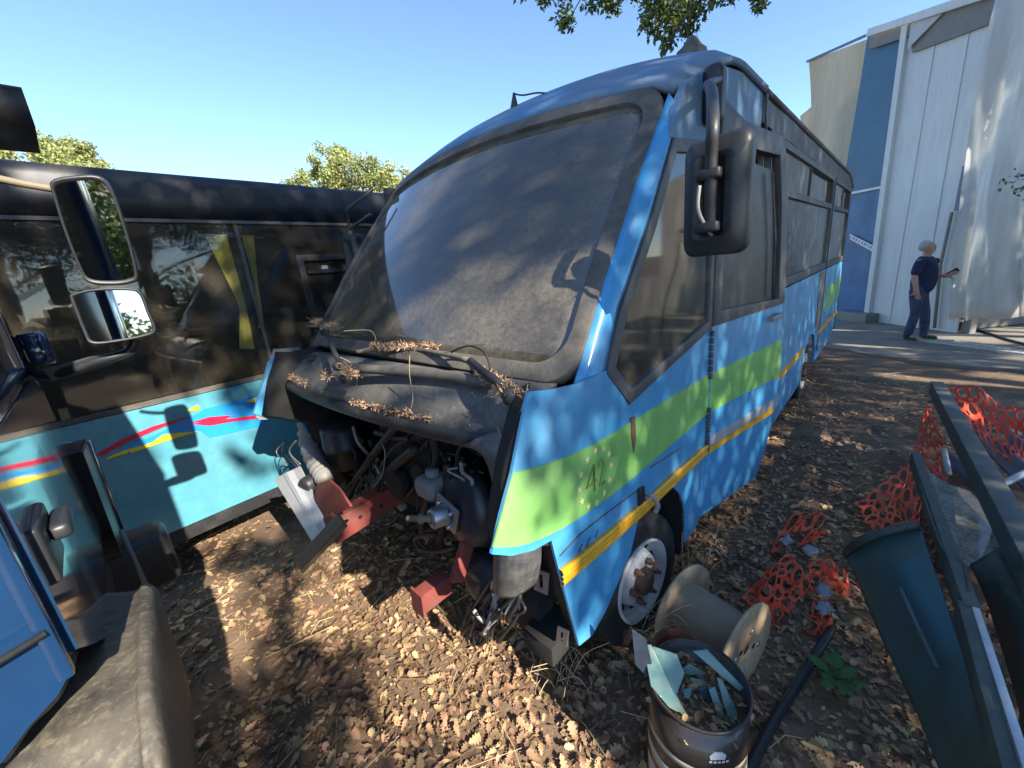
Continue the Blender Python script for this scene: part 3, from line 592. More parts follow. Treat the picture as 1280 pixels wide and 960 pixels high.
q = MB(BUS); q.lathe([(0, 0), (.055, 0), (.06, .02), (.06, .10), (.05, .12), (0, .12)], BUS.hit(398, 597, 1, .80), (.3, -1, -.1), 18); q.build('hose_elbow', M_black, bus)
for pts, r_ in (([(498, 530), (470, 565), (445, 600), (436, 622)], .026), ([(520, 560), (490, 585), (462, 612), (440, 628)], .028), ([(540, 545), (545, 580), (530, 640), (528, 662)], .02), ([(470, 540), (500, 548), (530, 545)], .018), ([(560, 580), (555, 640), (548, 690)], .022)):
    q = MB(BUS); q.tube(sm([BUS.hit(*t, 1, .98+.02*i) for i, t in enumerate(pts)], 6), r_, 10); q.build('coolant_hose', M_cable, bus)
q = MB(BUS); q.box((-.05, 1.18, .92), (.62, .26, .56)); q.box((-.05, 1.06, 1.08), (.5, .1, .16)); q.lathe([(0, 0), (.10, 0), (.10, .06), (0, .06)], (-.2, 1.04, .8), (0, -1, 0), 20); q.lathe([(0, 0), (.07, 0), (.07, .06), (0, .06)], (.1, 1.04, .95), (0, -1, 0), 20); q.build('engine_block', M_dark, bus, bevel=.01)
bc = BUS.hit(580, 632, 1, .98); q = MB(BUS); q.lathe([(0, .06), (.11, .06), (.17, .035), (.195, 0), (.20, -.03), (.16, -.08), (0, -.09)], bc, (-.15, -1, .12), 30); boo = q.build('brake_booster', M_booster, bus)
q = MB(BUS); bq = bc+Vector((-.02, -.085, .0)); rt = Matrix.Rotation(R(20), 3, 'Y'); q.rbox(bq, (.15, .018, .15), .006, rt); q.lathe([(.05, 0), (.048, .06), (.04, .075), (.022, .075), (.022, .03)], bq+Vector((0, -.008, 0)), (-.25, -1, .05), 20)
for a in (45, 135, 225, 315): q.lathe([(.010, 0), (.010, .022), (0, .022)], bq+rt@Vector((.06*math.cos(R(a)), -.008, .06*math.sin(R(a)))), (0, -1, 0), 6)
q.build('booster_flange', M_steel, boo)
q = MB(BUS); q.lathe([(.016, 0), (.016, .05), (.024, .055), (.024, .075), (.015, .08), (.015, .13), (0, .13)], bq+Vector((-.01, -.06, 0)), (-.75, -.6, .05), 12); q.build('push_rod', M_tan, boo)
q = MB(BUS); q.rbox(bc+Vector((-.19, -.02, .06)), (.15, .16, .11), .035); q.lathe([(.035, 0), (.035, .035), (0, .035)], bc+Vector((-.19, -.02, .11)), (0, 0, 1), 14); q.build('fluid_reservoir', M_greyplast, bus)
dc = BUS.hit(612, 722, 1, 1.0); q = MB(BUS); q.ball(dc, .145, 3, (1, .75, 1)); q.lathe([(.15, -.01), (.155, 0), (.15, .012)], dc, (0, 1, 0), 26); q.build('headlamp_shell', M_black, bus)
q = MB(BUS); q.box(BUS.hit(660, 745, 1, 1.05), (.22, .12, .26)); q.box(BUS.hit(690, 790, 1, 1.02), (.16, .2, .10)); q.build('step_well', M_dark, bus, bevel=.01)
for (x_, y_), sc in (((676, 727), 1.), ((702, 796), .75)):
    b_ = BUS.hit(x_, y_, 1, .90); o_ = [(b_.x+u*.045*sc, b_.y, b_.z+v*.06*sc) for u, v in ((-.9, -1), (.6, -.8), (1, 1), (-.5, .8))]; i_ = [(b_.x+u*.012*sc, b_.y, b_.z+v*.035*sc) for u, v in ((-.9, -1), (.6, -.8), (1, 1), (-.5, .8))]
    q = MB(BUS); q.ring(o_, i_, (0, -1, 0), .006); q.build('lamp_bracket', M_steel, bus)
rnd = random.Random(3)
def cable(pts, r_, m=M_cable, nme='wiring'):
    q = MB(BUS); q.tube(sm(pts, 6), r_, 6); return q.build(nme, m, bus)
for i in range(18):                                        # loom hanging behind the missing lamp
    x0, y0 = 640+rnd.uniform(-10, 40), 690+rnd.uniform(-4, 12); P = [BUS.hit(x0, y0, 1, .98)]
    for k in range(1, 5): P.append(BUS.hit(x0-18*k*.6+rnd.uniform(-14, 14), y0+k*rnd.uniform(16, 27), 1, .95-.02*k))
    cable(P, rnd.uniform(.004, .012), rnd.choice([M_cable, M_cable, M_cableg]))
for i in range(13):
    x0, y0 = 590+rnd.uniform(0, 26), 752; P = [BUS.hit(x0, y0, 1, .95)]
    for k in range(1, 5): P.append(BUS.hit(x0+rnd.uniform(-10, 10), y0+k*rnd.uniform(8, 14), 1, .90))
    P[-1].z = max(P[-1].z, .02); cable(P, rnd.uniform(.004, .01))
for i in range(60):                                       # hoses and wires in the bay
    x0, y0 = rnd.uniform(395, 590), rnd.uniform(530, 610); s0 = rnd.uniform(.95, 1.1); P = [BUS.hit(x0, y0, 1, s0)]; dx, dy = rnd.uniform(-30, 30), rnd.uniform(5, 30)
    for k in range(1, 4): P.append(BUS.hit(x0+dx*k*.5+rnd.uniform(-12, 12), y0+dy*k*.8+rnd.uniform(-8, 8), 1, s0+rnd.uniform(-.04, .04)))
    cable(P, rnd.uniform(.003, .011), rnd.choice([M_cable, M_cable, M_cable, M_cableg, M_booster]))
for i in range(5):
    x0 = 352+rnd.uniform(0, 20); P = [BUS.hit(x0, 545+rnd.uniform(0, 12), 1, .80), BUS.hit(x0-8+rnd.uniform(-4, 4), 565, 1, .76), BUS.hit(x0+4, 578+rnd.uniform(0, 8), 1, .74)]; cable(P, .004, rnd.choice([M_cable, M_cableg]))
for i in range(30):
    q = MB(BUS); c_ = BUS.hit(rnd.uniform(440, 600), rnd.uniform(550, 640), 1, 1.08+rnd.uniform(0, .06)); q.rbox(c_, (rnd.uniform(.04, .10), .05, rnd.uniform(.03, .06)), .01, Matrix.Rotation(rnd.uniform(-.6, .6), 3, 'Y')); q.build('engine_fitting', rnd.choice([M_greyplast, M_dark, M_black]), bus)
cable([BUS.hit(*t, 1, .97) for t in [(545, 668), (520, 672), (525, 686), (545, 690), (570, 684)]], .012, M_cable, 'hose_coil'); cable([BUS.hit(*t, 1, .98) for t in [(548, 662), (530, 666), (524, 678), (550, 696)]], .01, M_cable, 'hose_coil')

# ---- door mirrors
mb0 = bp(884, 122, W+.01); q = MB(BUS); q.rbox(mb0+Vector((.03, 0, 0)), (.08, .10, .22), .03); q.build('mirror_base', M_black, bus)
MX = W+.32
top = BUS.hit(888, 102, 0, MX-.16)
q = MB(BUS); q.tube(sm([mb0+Vector((.05, -.01, .05)), BUS.hit(884, 106, 0, MX-.2), BUS.hit(889, 112, 0, MX-.08), BUS.hit(891, 150, 0, MX), BUS.hit(889, 200, 0, MX), BUS.hit(888, 288, 0, MX)], 5), .0155, 10)
arm = q.build('mirror_arm', M_black, bus)
A0, A1 = BUS.hit(857, 180, 0, MX), BUS.hit(893, 318, 0, MX); mc = BUS.hit(888, 246, 0, MX)+Vector((0, .02, 0))
def mirror_head(c, wd, ht, dep, rot, par):
    q = MB(BUS); P = rrect(-wd/2, wd/2, -ht/2, ht/2, .032, 5); rows = []
    for k, (sc, dy) in enumerate(((.96, dep), (1.0, dep*.8), (1.0, dep*.3), (.93, 0), (.72, -.012), (.40, -.014), (.30, .012), (.02, .014))):
        rows.append([c+rot@Vector((u*sc, dy, v*(sc if k < 5 else (sc+.3 if k < 7 else sc)))) for u, v in P]+[c+rot@Vector((P[0][0]*sc, dy, P[0][1]*(sc if k < 5 else (sc+.3 if k < 7 else sc))))])
    q.grid(rows); h_ = q.build('mirror_housing', M_black, par)
    q = MB(BUS); q.prism([c+rot@Vector((u*.92, dep*.98, v*.94)) for u, v in P], rot@Vector((0, .004, 0))); q.build('mirror_glass', M_mirror, par); return h_
rotm = Matrix.Rotation(R(-8), 3, 'Z')
mh = mirror_head(mc, .172, .30, .045, rotm, bus)
for z in (.055, -.075): q = MB(BUS); q.rbox(BUS.hit(889, 246, 0, MX)+Vector((-.005, -.01, z)), (.062, .03, .028), .008); q.build('mirror_clamp', M_black, arm)
q = MB(BUS); q.tube(sm([BUS.hit(884, 246, 0, MX)+Vector((-.02, .0, .03)), BUS.hit(883, 262, 0, MX)+Vector((-.02, 0, 0)), BUS.hit(888, 292, 0, MX), BUS.hit(895, 296, 0, MX)], 5), .005, 6); q.build('mirror_cable', M_cableg, arm)
# far mirror on its tubular arm
c0_ = BUS.hit(466, 236, 0, -1.16); q = MB(BUS); q.tube([c0_, BUS.hit(433, 263, 0, -1.36), BUS.hit(437, 286, 0, -1.36), BUS.hit(463, 268, 0, -1.18)], .014, 8); q.build('mirror_arm', M_black, bus)
mirror_head(BUS.hit(438, 318, 0, -1.36), .18, .30, .08, Matrix.Rotation(R(10), 3, 'Z'), bus)

# ------------------------------------------------------------------ left bus (black and teal)
YL = R(41.0); LN = -3.615
nl = Vector((math.cos(YL), -math.sin(YL), 0)); dl = Vector((math.sin(YL), math.cos(YL), 0))
LB = Fr(Matrix.Rotation(-YL, 4, 'Z'))                      # local: X = n, Y = along the side, Z
lbus = thing('teal_bus', 'parked bus with black upper half, tinted windows and teal side with red and yellow swooshes', 'bus', LB.w((LN-1.1, 2.2, 0)))
def lp_(x, y, off=0.): return LB.hit(x, y, 0, LN+off)
S0, S1 = -2.6, 5.6
def ldent(a, b): return .006*nz3(a, b, 7, .9)+.002*nz3(a, b, 9, 3)
q = MB(LB); q.patch([(LN, S0, .36), (LN, S1, .36), (LN, S1, 1.292), (LN, S0, 1.292)], 0, .04, .25, ldent); lside = q.build('side_panel', M_teal, lbus)
q = MB(LB); q.patch([(LN-.012, S0, .25), (LN-.012, S1, .25), (LN-.012, S1, .352), (LN-.012, S0, .352)], 0, .03, 0); q.build('skirt_trim', M_black, lbus)
q = MB(LB); q.box((LN-.01, 1.5, 1.315), (.03, 8.2, .034)); q.build('waist_trim', M_rubber, lbus)
# glazing: panes with dark joints
js = [S0, -1.4, lp_(307, 350).y+.03, lp_(450, 350).y, 4.0, S1]
for a, b in zip(js[:-1], js[1:]):
    q = MB(LB); q.patch([(LN-.006, a+.012, 1.34), (LN-.006, b-.012, 1.34), (LN-.006, b-.012, 2.475), (LN-.006, a+.012, 2.475)], 0, .006, .4, ldent); q.build('window_pane', G_left, lbus)
    q = MB(LB); q.box((LN-.014, b, 1.91), (.02, .024, 1.16)); q.build('window_joint', M_rubber, lbus)
    q = MB(LB); q.box((LN-.085, b, 1.9), (.05, .12, 1.15)); q.build('window_post', M_dark, lbus)
q = MB(LB); q.box((LN-.006, 1.5, 2.492), (.022, 8.2, .022)); q.build('window_header', M_rubber, lbus)
# curved roof cove and roof
rows = []
for x_, z in ((0, 2.50), (-.004, 2.64), (-.010, 2.73), (-.022, 2.775), (-.05, 2.80), (-.15, 2.82), (-.6, 2.85), (-1.1, 2.86), (-1.6, 2.85), (-2.02, 2.815), (-2.15, 2.74), (-2.2, 2.5)):
    rows.append([(LN+x_, S0+(S1-S0)*k/16, z+.006*nz3(k, x_*3, 1, .7)) for k in range(17)])
q = MB(LB); q.grid(rows, .03); q.build('roof', M_lblack, lbus)
q = MB(LB); q.box((LN-2.19, 1.5, 1.4), (.03, 8.2, 2.2)); q.build('side_panel', M_lblack, lbus)
for sy in (S0, S1): q = MB(LB); q.box((LN-1.1, sy, 1.55), (2.14, .03, 2.4)); q.build('end_panel', M_lblack, lbus)
q = MB(LB); q.box((LN-1.1, 1.5, .42), (2.1, 8.1, .06)); q.build('floor', M_dark, lbus)
for s_ in (-1.2, 3.9): wheel((LN-.14, s_, .46), (1, 0, 0), lbus, r=.44, wd=.24, fr=LB)
for s_ in (-.9, -.1, .7, 1.5, 2.3):
    for x_ in (-.45, -.9):
        q = MB(LB); q.rbox((LN+x_, s_, 1.45), (.42, .12, .75), .05); q.rbox((LN+x_, s_-.22, 1.05), (.42, .45, .14), .04); q.build('seat', M_seat, lbus)
# small sliding window frame near the front
fo = [lp_(368, 318), lp_(424, 318), lp_(424, 397), lp_(392, 394)]; fo = [Vector((LN+.004, fo[0].y, 2.24)), Vector((LN+.004, fo[0].y+.75, 2.24)), Vector((LN+.004, fo[0].y+.75, 1.70)), Vector((LN+.004, fo[0].y+.02, 1.70))]
q = MB(LB); q.ring([v+Vector((.02, 0, 0)) for v in fo], [v+Vector((.02, 0, 0)) for v in shrink(fo, .05)], (1, 0, 0), .03); wf = q.build('sliding_window_frame', M_black, lbus, bevel=.004)
q = MB(LB); q.box((LN+.012, fo[0].y+.38, 2.10), (.02, .62, .03)); q.build('window_rail', M_black, wf)
q = MB(LB); q.box((LN+.02, fo[0].y+.22, 2.13), (.03, .05, .03)); q.build('window_latch', M_alu, wf)
# swooshes
def ldec(pts, m, name, off=.004, smooth=False, n=5):
    P = [lp_(*t) for t in pts]
    q = MB(LB); q.patch([Vector((LN+off, v.y, v.z)) for v in P], 0, .004, .25, ldent); return q.build(name, m, lside)
ldec([(150, 560), (190, 545), (226, 528), (256, 511), (300, 500), (330, 490), (332, 531), (290, 541), (262, 547), (250, 538), (205, 548), (160, 566)], M_lblue, 'blue_swoosh', .003)
ldec([(118, 569), (150, 550), (190, 533), (232, 521), (240, 519), (200, 535), (160, 552), (128, 569)], M_lred, 'red_swoosh', .006)
ldec([(228, 531), (262, 521), (290, 519), (282, 524), (320, 519), (340, 521), (290, 527), (262, 532), (240, 530), (255, 526)], M_lred, 'red_spear', .006)
ldec([(132, 575), (150, 566), (190, 553), (204, 543), (222, 541), (248, 539), (205, 552), (165, 566), (158, 562), (136, 571)], M_lyel, 'yellow_swoosh', .0065)
ldec([(232, 514), (247, 506), (250, 512)], M_lyel, 'yellow_wedge', .007)
ldec([(307, 502), (322, 496), (320, 503)], M_lyel, 'yellow_wedge', .007)
# the near stretch repeats towards the rear (seen mirrored in the truck's door)
for dy in (-2.1,):
    for pts, m, nme, off in (([(150, 560), (190, 545), (226, 528), (256, 511), (300, 500), (330, 490), (332, 531), (290, 541), (262, 547), (250, 538), (205, 548), (160, 566)], M_lblue, 'blue_swoosh', .003), ([(228, 531), (262, 521), (290, 519), (282, 524), (320, 519), (340, 521), (290, 527), (262, 532), (240, 530), (255, 526)], M_lred, 'red_spear', .006)):
        P = [lp_(*t) for t in pts]; q = MB(LB); q.patch([Vector((LN+off, v.y+dy, v.z)) for v in P], 0, .004, .25, ldent); q.build(nme, m, lside)
# curtains behind the glass, tied at the middle
def curtain(px_top0, px_top1, tie, bot0, bot1, nme='curtain'):
    rows = []; n = 14
    a, b = LB.hit(*px_top0, 0, LN-.035), LB.hit(*px_top1, 0, LN-.035); t0, t1 = LB.hit(*tie[0], 0, LN-.035), LB.hit(*tie[1], 0, LN-.035); c, d = LB.hit(*bot0, 0, LN-.035), LB.hit(*bot1, 0, LN-.035)
    for k in range(13):
        t = k/12
        if t < .62: u = (t/.62); e = u**1.5; p0, p1 = a.lerp(t0, u), b.lerp(t1, u)
        else: u = (t-.62)/.38; p0, p1 = t0.lerp(c, u), t1.lerp(d, u)
        rows.append([p0.lerp(p1, j/n)+Vector((.018*math.sin(j*1.9+k*.1), 0, 0)) for j in range(n+1)])
    q = MB(LB); q.grid(rows); q.build(nme, M_curtain, lbus)
curtain((256, 295), (282, 293), ((299, 382), (306, 380)), (298, 436), (318, 436))
curtain((302, 294), (316, 294), ((318, 356), (322, 356)), (323, 410), (330, 410))
q = MB(LB); q.tube([LB.hit(245, 293, 0, LN-.035), LB.hit(330, 297, 0, LN-.035)], .006, 6); q.build('curtain_rail', M_alu, lbus)

# ------------------------------------------------------------------ blue truck at the left
AT = R(-46)                                               # heading
TR = Fr(Matrix.Rotation(-AT, 4, 'Z'))                     # local: X right, Y forward
TX = -.15
trk = thing('blue_truck', 'glossy dark blue truck cab with twin mirrors and dusty grey mudguard', 'truck', TR.w((-1.2, 1.5, 0)))
def tp(x, y, ax, v): return TR.hit(x, y, ax, v)
q = MB(TR); q.patch([(TX, .95, 1.40), (TX, 1.06, 1.33), (TX, 1.28, 1.20), (TX, 1.45, 1.16), (TX, 2.20, 1.16), (TX, 2.20, 1.70), (TX, 2.05, 1.76), (TX, .95, 1.76)], 0, .05, .12, lambda a, b: .004*math.sin((b-1.1)*4)+.002*nz3(a, b, 3, 2)); tdoor = q.build('door', M_tblue, trk)
q = MB(TR); q.rbox((TX+.006, 1.07, 1.56), (.02, .15, .11), .008); q.build('handle_recess', M_tblack, tdoor)
q = MB(TR); q.rbox((TX+.03, 1.10, 1.575), (.03, .11, .03), .01); q.build('handle', M_tblack, tdoor)
q = MB(TR); q.ring([(TX, .95, 1.76), (TX, 2.10, 1.76), (TX, 1.98, 2.42), (TX, .95, 2.46)], [(TX, 1.02, 1.80), (TX, 2.00, 1.80), (TX, 1.90, 2.36), (TX, 1.02, 2.40)], (1, 0, 0), .05); q.build('door_window_frame', M_tblue, tdoor, bevel=.006)
q = MB(TR); q.prism([(TX-.02, 1.01, 1.79), (TX-.02, 2.01, 1.79), (TX-.02, 1.91, 2.37), (TX-.02, 1.01, 2.41)], (-.005, 0, 0)); q.build('door_glass', G_side, tdoor)
# rear wall of the cab, lit by the sun
rwp = [(v.x, v.z) for v in [tp(x_, y_, 1, .93) for x_, y_ in ((90, 836), (72, 868), (36, 906), (4, 948), (-40, 990))]]; zc_ = rwp[0][1]; rwp = [(TX-.012, 2.46), (TX-.012, zc_+.02)]+rwp+[(-1.2, rwp[-1][1]-.02), (-2.1, rwp[-1][1]-.02), (-2.1, 2.46)]; q = MB(TR); q.patch([(u, .93, v) for u, v in rwp], 1, -.04, .25, lambda a, b: -.03*(1-((a+1.13)/1.0)**2)); q.build('cab_rear_wall', M_tblue, trk)
q = MB(TR); q.tube([(TX-.01, .90, 1.48), (-.6, .885, 1.40), (-1.2, .88, 1.36)], .006, 6); q.build('rear_wall_conduit', M_black, trk)
q = MB(TR); q.patch([(TX-.004, .905, zc_), (TX-.004, .945, zc_), (TX-.004, .945, 2.44), (TX-.004, .905, 2.44)], 0, .02, 0); q.build('corner_trim', M_tblue, trk, bevel=.006)
q = MB(TR); q.box((-1.12, 1.6, 2.50), (1.95, 1.3, .06)); q.build('cab_roof', M_tblue, trk, bevel=.02)
q = MB(TR); q.box((-1.12, 1.55, 1.05), (1.9, 1.2, .20)); q.build('cab_floor', M_dark, trk)
q = MB(TR); q.box((-2.12, 1.55, 1.8), (.04, 1.2, 1.3)); q.build('far_cab_side', M_tblue, trk)
q = MB(TR); q.grid([[(x, 2.26+.05*(1-((x+1.13)/1.0)**2)-k*.28, 1.72+.70*k) for x in (-2.1, -1.6, -1.1, -.6, TX-.02)] for k in (0, .5, 1)], .006); q.build('windscreen', G_side, trk)
q = MB(TR); q.grid([[(x, 2.30+.05*(1-((x+1.13)/1.0)**2), z) for x in (-2.1, -1.6, -1.1, -.6, TX-.01)] for z in (.98, 1.3, 1.72)], .04); q.build('front_panel', M_tblue, trk)
# corner post at the front edge of the door
pc = [(TX+.02, 2.20, .98), (TX+.035, 2.40, .98), (TX-.06, 2.42, .98), (TX-.08, 2.22, .98)]
q = MB(TR); q.grid([[Vector(v)+Vector((.015*k, -.03*k, .46*k)) for v in pc+[pc[0]]] for k in (0, .5, 1)]); q.prism([Vector(v)+Vector((.015, -.03, .46)) for v in pc], (0, 0, .012)); q.build('corner_deflector', M_tblack, trk, bevel=.01)
q = MB(TR); q.tube([(TX+.04, 2.40, .98), (TX+.055, 2.37, 1.44), (TX-.02, 2.36, 1.455)], .005, 6); q.build('deflector_edge', M_chrome, trk)
q = MB(TR); q.rbox((-1.05, 2.42, .82), (2.15, .22, .26), .04); q.build('bumper', M_tblack, trk)
q = MB(TR); q.tube([(TX+.055, 2.0, 1.16), (TX+.06, 2.02, .75)], .008, 6); q.build('marker_rod', M_greyplast, trk)
# mudguard: top and sloping rear, from pixel anchors at chosen heights
def tg(x, y, z): return TR.i@gz(x, y, z)
rws = []
cols = [[(100, 742, 1.17), (140, 741, 1.18), (168, 738, 1.18), (178, 729, 1.19), (192, 732, 1.17), (202, 745, 1.05)],
        [(96, 770, 1.20), (130, 775, 1.215), (166, 772, 1.215), (178, 762, 1.225), (196, 770, 1.20), (214, 790, 1.05)],
        [(92, 815, 1.22), (125, 820, 1.235), (164, 820, 1.235), (177, 812, 1.245), (198, 822, 1.21), (234, 845, 1.00)],
        [(70, 868, 1.24), (115, 870, 1.245), (164, 868, 1.24), (176, 860, 1.25), (202, 872, 1.21), (242, 900, .95)],
        [(34, 905, 1.24), (100, 915, 1.235), (166, 918, 1.225), (179, 910, 1.235), (210, 925, 1.19), (244, 960, .90)],
        [(4, 950, 1.23), (90, 962, 1.21), (170, 970, 1.19), (184, 965, 1.20), (218, 985, 1.15), (252, 1040, .80)],
        [(-50, 1020, 1.16), (70, 1040, 1.13), (180, 1050, 1.10), (196, 1048, 1.11), (232, 1070, 1.06), (266, 1130, .70)],
        [(-70, 1120, 1.02), (70, 1140, .98), (200, 1150, .94), (214, 1150, .94), (250, 1170, .90), (290, 1220, .55)]]
G_ = [[tg(*c) for c in r_] for r_ in cols]
GG = [sm(r_, 4) for r_ in G_]; GT = [sm([GG[i][j] for i in range(len(GG))], 4) for j in range(len(GG[0]))]
q = MB(TR); q.grid(GT, .012); q.build('mudguard', M_fender, trk)
fl_ = sm([tg(*c) for c in [(100, 742, 1.18), (94, 772, 1.225), (90, 815, 1.245), (68, 868, 1.265), (32, 905, 1.265), (0, 950, 1.255)]], 5)
q = MB(TR); q.tube(fl_, .011, 8); q.build('mudguard_lip', M_fender, trk)
wheel((TX-.22, 1.30, .52), (1, 0, 0), trk, r=.50, wd=.30, fr=TR)
wheel((-2.0, 1.30, .52), (-1, 0, 0), trk, r=.50, wd=.30, fr=TR)
# sun visor over the windscreen
vz = tp(44, 172, 1, 2.35); q = MB(TR); q.grid([[(x, y_, z) for x in (-2.1, -1.4, -.7, -.2, vz.x-.10, vz.x)] for y_, z in ((2.02, vz.z+.05), (2.20, vz.z+.04), (2.42, vz.z-.0), (2.44, vz.z-.03), (2.40, vz.z-.04), (2.05, vz.z-.045), (2.02, vz.z+.04))], .01); q.build('sun_visor', M_tblack, trk)
# mirrors: outlines from the photograph on their own tilted planes
def tmirror(pix, depth, tilt, name, zc):
    cx = sum(a for a, b in pix)/len(pix); cy = sum(b for a, b in pix)/len(pix); c = TR.i@(CAM+ray(cx, cy)*depth)
    nrm = (TR.i.to_3x3()@(CAM-(CAM+ray(cx, cy)*depth)).normalized()+Vector(tilt)).normalized()
    def onp(x, y):
        o = TR.i@CAM; d = TR.i.to_3x3()@ray(x, y); return o+d*((c-o).dot(nrm)/d.dot(nrm))
    P = sm([onp(*t) for t in pix], 4, True); ce = sum(P, Vector())/len(P)
    q = MB(TR); rows = []
    for k, off in ((.93, .004), (.97, .012), (1.02, .010), (1.035, -.005), (1.03, -.03), (.95, -.055), (.7, -.075), (.05, -.08)): rows.append([ce+(v-ce)*k+nrm*off for v in P+[P[0]]])
    q.grid(rows); h = q.build('mirror_housing', M_tblack, trk)
    q = MB(TR); q.prism([ce+(v-ce)*.95+nrm*.004 for v in P], nrm*-.006); q.build('mirror_glass', M_mirror, h); return ce, nrm
c1, n1 = tmirror([(66, 228), (90, 222), (124, 222), (140, 240), (158, 290), (171, 342), (164, 352), (140, 355), (112, 352), (100, 335), (82, 290), (68, 245)], 1.28, (-.12, 0, .02), 'mirror', 0)
c2, n2 = tmirror([(92, 368), (120, 362), (160, 361), (176, 366), (186, 390), (194, 412), (184, 419), (150, 426), (116, 429), (106, 415), (96, 390), (90, 374)], 1.30, (-.12, 0, .02), 'mirror', 0)
q = MB(TR); q.tube(sm([tp(-8, 222, 1, 1.95), tp(30, 230, 1, 1.93), tp(66, 236, 1, 1.92)], 4), .011, 8); q.build('mirror_arm', M_tan, trk)
q = MB(TR); q.tube(sm([(TX, 2.12, 1.80), tp(60, 470, 1, 2.02), tp(120, 452, 1, 1.95), tp(160, 440, 1, 1.93), tp(168, 424, 1, 1.93)], 5), .016, 8); q.build('mirror_arm', M_tblack, trk)
q = MB(TR); q.patch([tp(54, 462, 1, 2.0), tp(110, 446, 1, 2.0), tp(152, 440, 1, 2.0), tp(140, 456, 1, 2.0), tp(66, 476, 1, 2.0)], 1, .012, 0); q.build('arm_cover', M_tblack, trk)
q = MB(TR); q.lathe([(0, 0), (.032, 0), (.036, .01), (.036, .10), (.028, .11), (0, .11)], tp(52, 452, 1, 2.12)-Vector((0, 0, .01)), (0, 0, 1), 16); q.build('mirror_pivot', M_tblue, trk)

# ------------------------------------------------------------------ tarpaulin-clad shed behind the yard
SX = 8.35                                                 # front plane
def wp(x, y, X=SX): return WORLD.hit(x, y, 0, X)
shed = thing('shed', 'tall shed clad in pale sheets and blue, beige and white tarpaulins', 'shed', (10, 7, 0))
def wav(a, b): return .018*nz3(a, b*.35, 0, 2.2)
def sheet(px, X, name, m, th=.02, fn=None, step=.3, z0=None):
    P = [wp(*t, X) for t in px]
    if z0 is not None:
        for v in P:
            if v.z < z0+.25: v.z = z0
    q = MB(); q.patch(P, 0, -th, step, (lambda a, b: -(fn(a, b))) if fn else None); return q.build(name, m, shed)
seams = [((1134, 28), (1083, 408)), ((1171, 36), (1110, 409)), ((1216, 10), (1146, 413)), ((1250, -10), (1178, 416))]
for i in range(3):
    (a, b), (c, d) = seams[i], seams[i+1]; sheet([a, c, d, b], SX, 'cladding_panel', M_wallw, .03, None, 0, .03)
    A, B = wp(*c, SX-.008), wp(*d, SX-.008); B.z = .03; q = MB(); q.beam(A, B, .03, .012, (1, 0, 0)); q.build('panel_seam', M_wallw, shed)
A, B = wp(*seams[0][0], SX-.03), wp(*seams[0][1], SX-.03); B.z = .03; q = MB(); q.beam(A, B, .12, .10, (1, 0, 0)); q.build('corner_post', M_wallw, shed)
sheet([(1245, 20), (1262, 18), (1196, 412), (1178, 416)], SX-.01, 'cladding_panel', M_wallw, .03, None, 0, .03)
sheet([(1203, 208), (1212, 205), (1207, 262), (1192, 264)], SX-.05, 'downpipe_box', M_slate, .04)
q = MB(); q.tube([wp(1190, 265, SX-.06), wp(1176, 330, SX-.06), wp(1168, 410, SX-.06)], .025, 8); q.build('downpipe', M_eave, shed)
sheet([(1085, 44), (1142, 18), (1112, 236), (1052, 246)], SX+.05, 'blue_tarpaulin', M_wallb, .02, wav)
sheet([(1050, 246), (1111, 235), (1086, 396), (1030, 396)], SX+.02, 'blue_tarpaulin', M_wallb2, .02, wav)
q = MB(); q.beam(wp(1062, 242, SX), wp(1112, 232, SX), .05, .05, (1, 0, 0)); q.build('tarpaulin_batten', M_white, shed)
q = MB(); q.patch([wp(*t, SX-.02) for t in ((1062, 292), (1094, 308), (1093, 316), (1062, 299))], 0, -.008, 0); tp_ = q.build('printed_tape', M_white, shed)
for k in range(9):
    a = k/9+.04; c_ = wp(1062+32*a, 295.5+16.5*a, SX-.024); q = MB(); q.box(c_, (.004, .018+.008*(k % 3), .045)); q.build('tape_letter', M_slate, tp_)
sheet([(1011, 78), (1018, 74), (1092, 46), (1072, 222), (1068, 280), (1020, 240)], SX+.12, 'beige_tarpaulin', M_beige, .02, wav)
q = MB(); q.beam(wp(1009, 77, SX+.1), wp(1088, 42, SX+.1), .05, .05, (1, 0, 0)); q.build('tarpaulin_rail', M_slate, shed)
q = MB(); q.box(wp(1068, 394, SX-.15)+Vector((0, 0, -.03)), (.3, .95, .22)); q.build('timber_sill', M_eave, shed, bevel=.02)
# eave and white tarpaulin at the right
sheet([(1087, 42), (1205, 4), (1262, -16), (1258, 22), (1200, 44), (1140, 66), (1139, 44), (1086, 62)], SX-.06, 'eave_board', M_eave, .05)
q = MB(); a, b = wp(1085, 41, SX-.14), wp(1300, -30, SX-.14); q.beam(a, b, .14, .07, (1, 0, 0)); q.build('gutter', M_wallw, shed, bevel=.015)
rows = []
tl, tr_, br, bl = wp(1245, 0, SX-.25), wp(1420, -80, SX-.25), wp(1420, 392, SX-.25), wp(1183, 400, SX-.25)
for i in range(22):
    t = i/21; row = []
    for j in range(29):
        u = j/28; p_ = tl.lerp(tr_, u).lerp(bl.lerp(br, u), t); fold = (.13*math.sin(u*17+3.5*t+1.4*math.sin(3*t))+.06*math.sin(u*39-6*t)+.05*nz3(u*6, t*5, 3, 1))*(.35+.65*t)*(1-.3*u)
        row.append(p_+Vector((-fold*.9-.10*math.sin(t*math.pi), 0, .02*math.sin(u*30)*t)))
    rows.append(row)
q = MB(); q.grid(rows, .008); q.build('white_tarpaulin', M_tarp, shed)
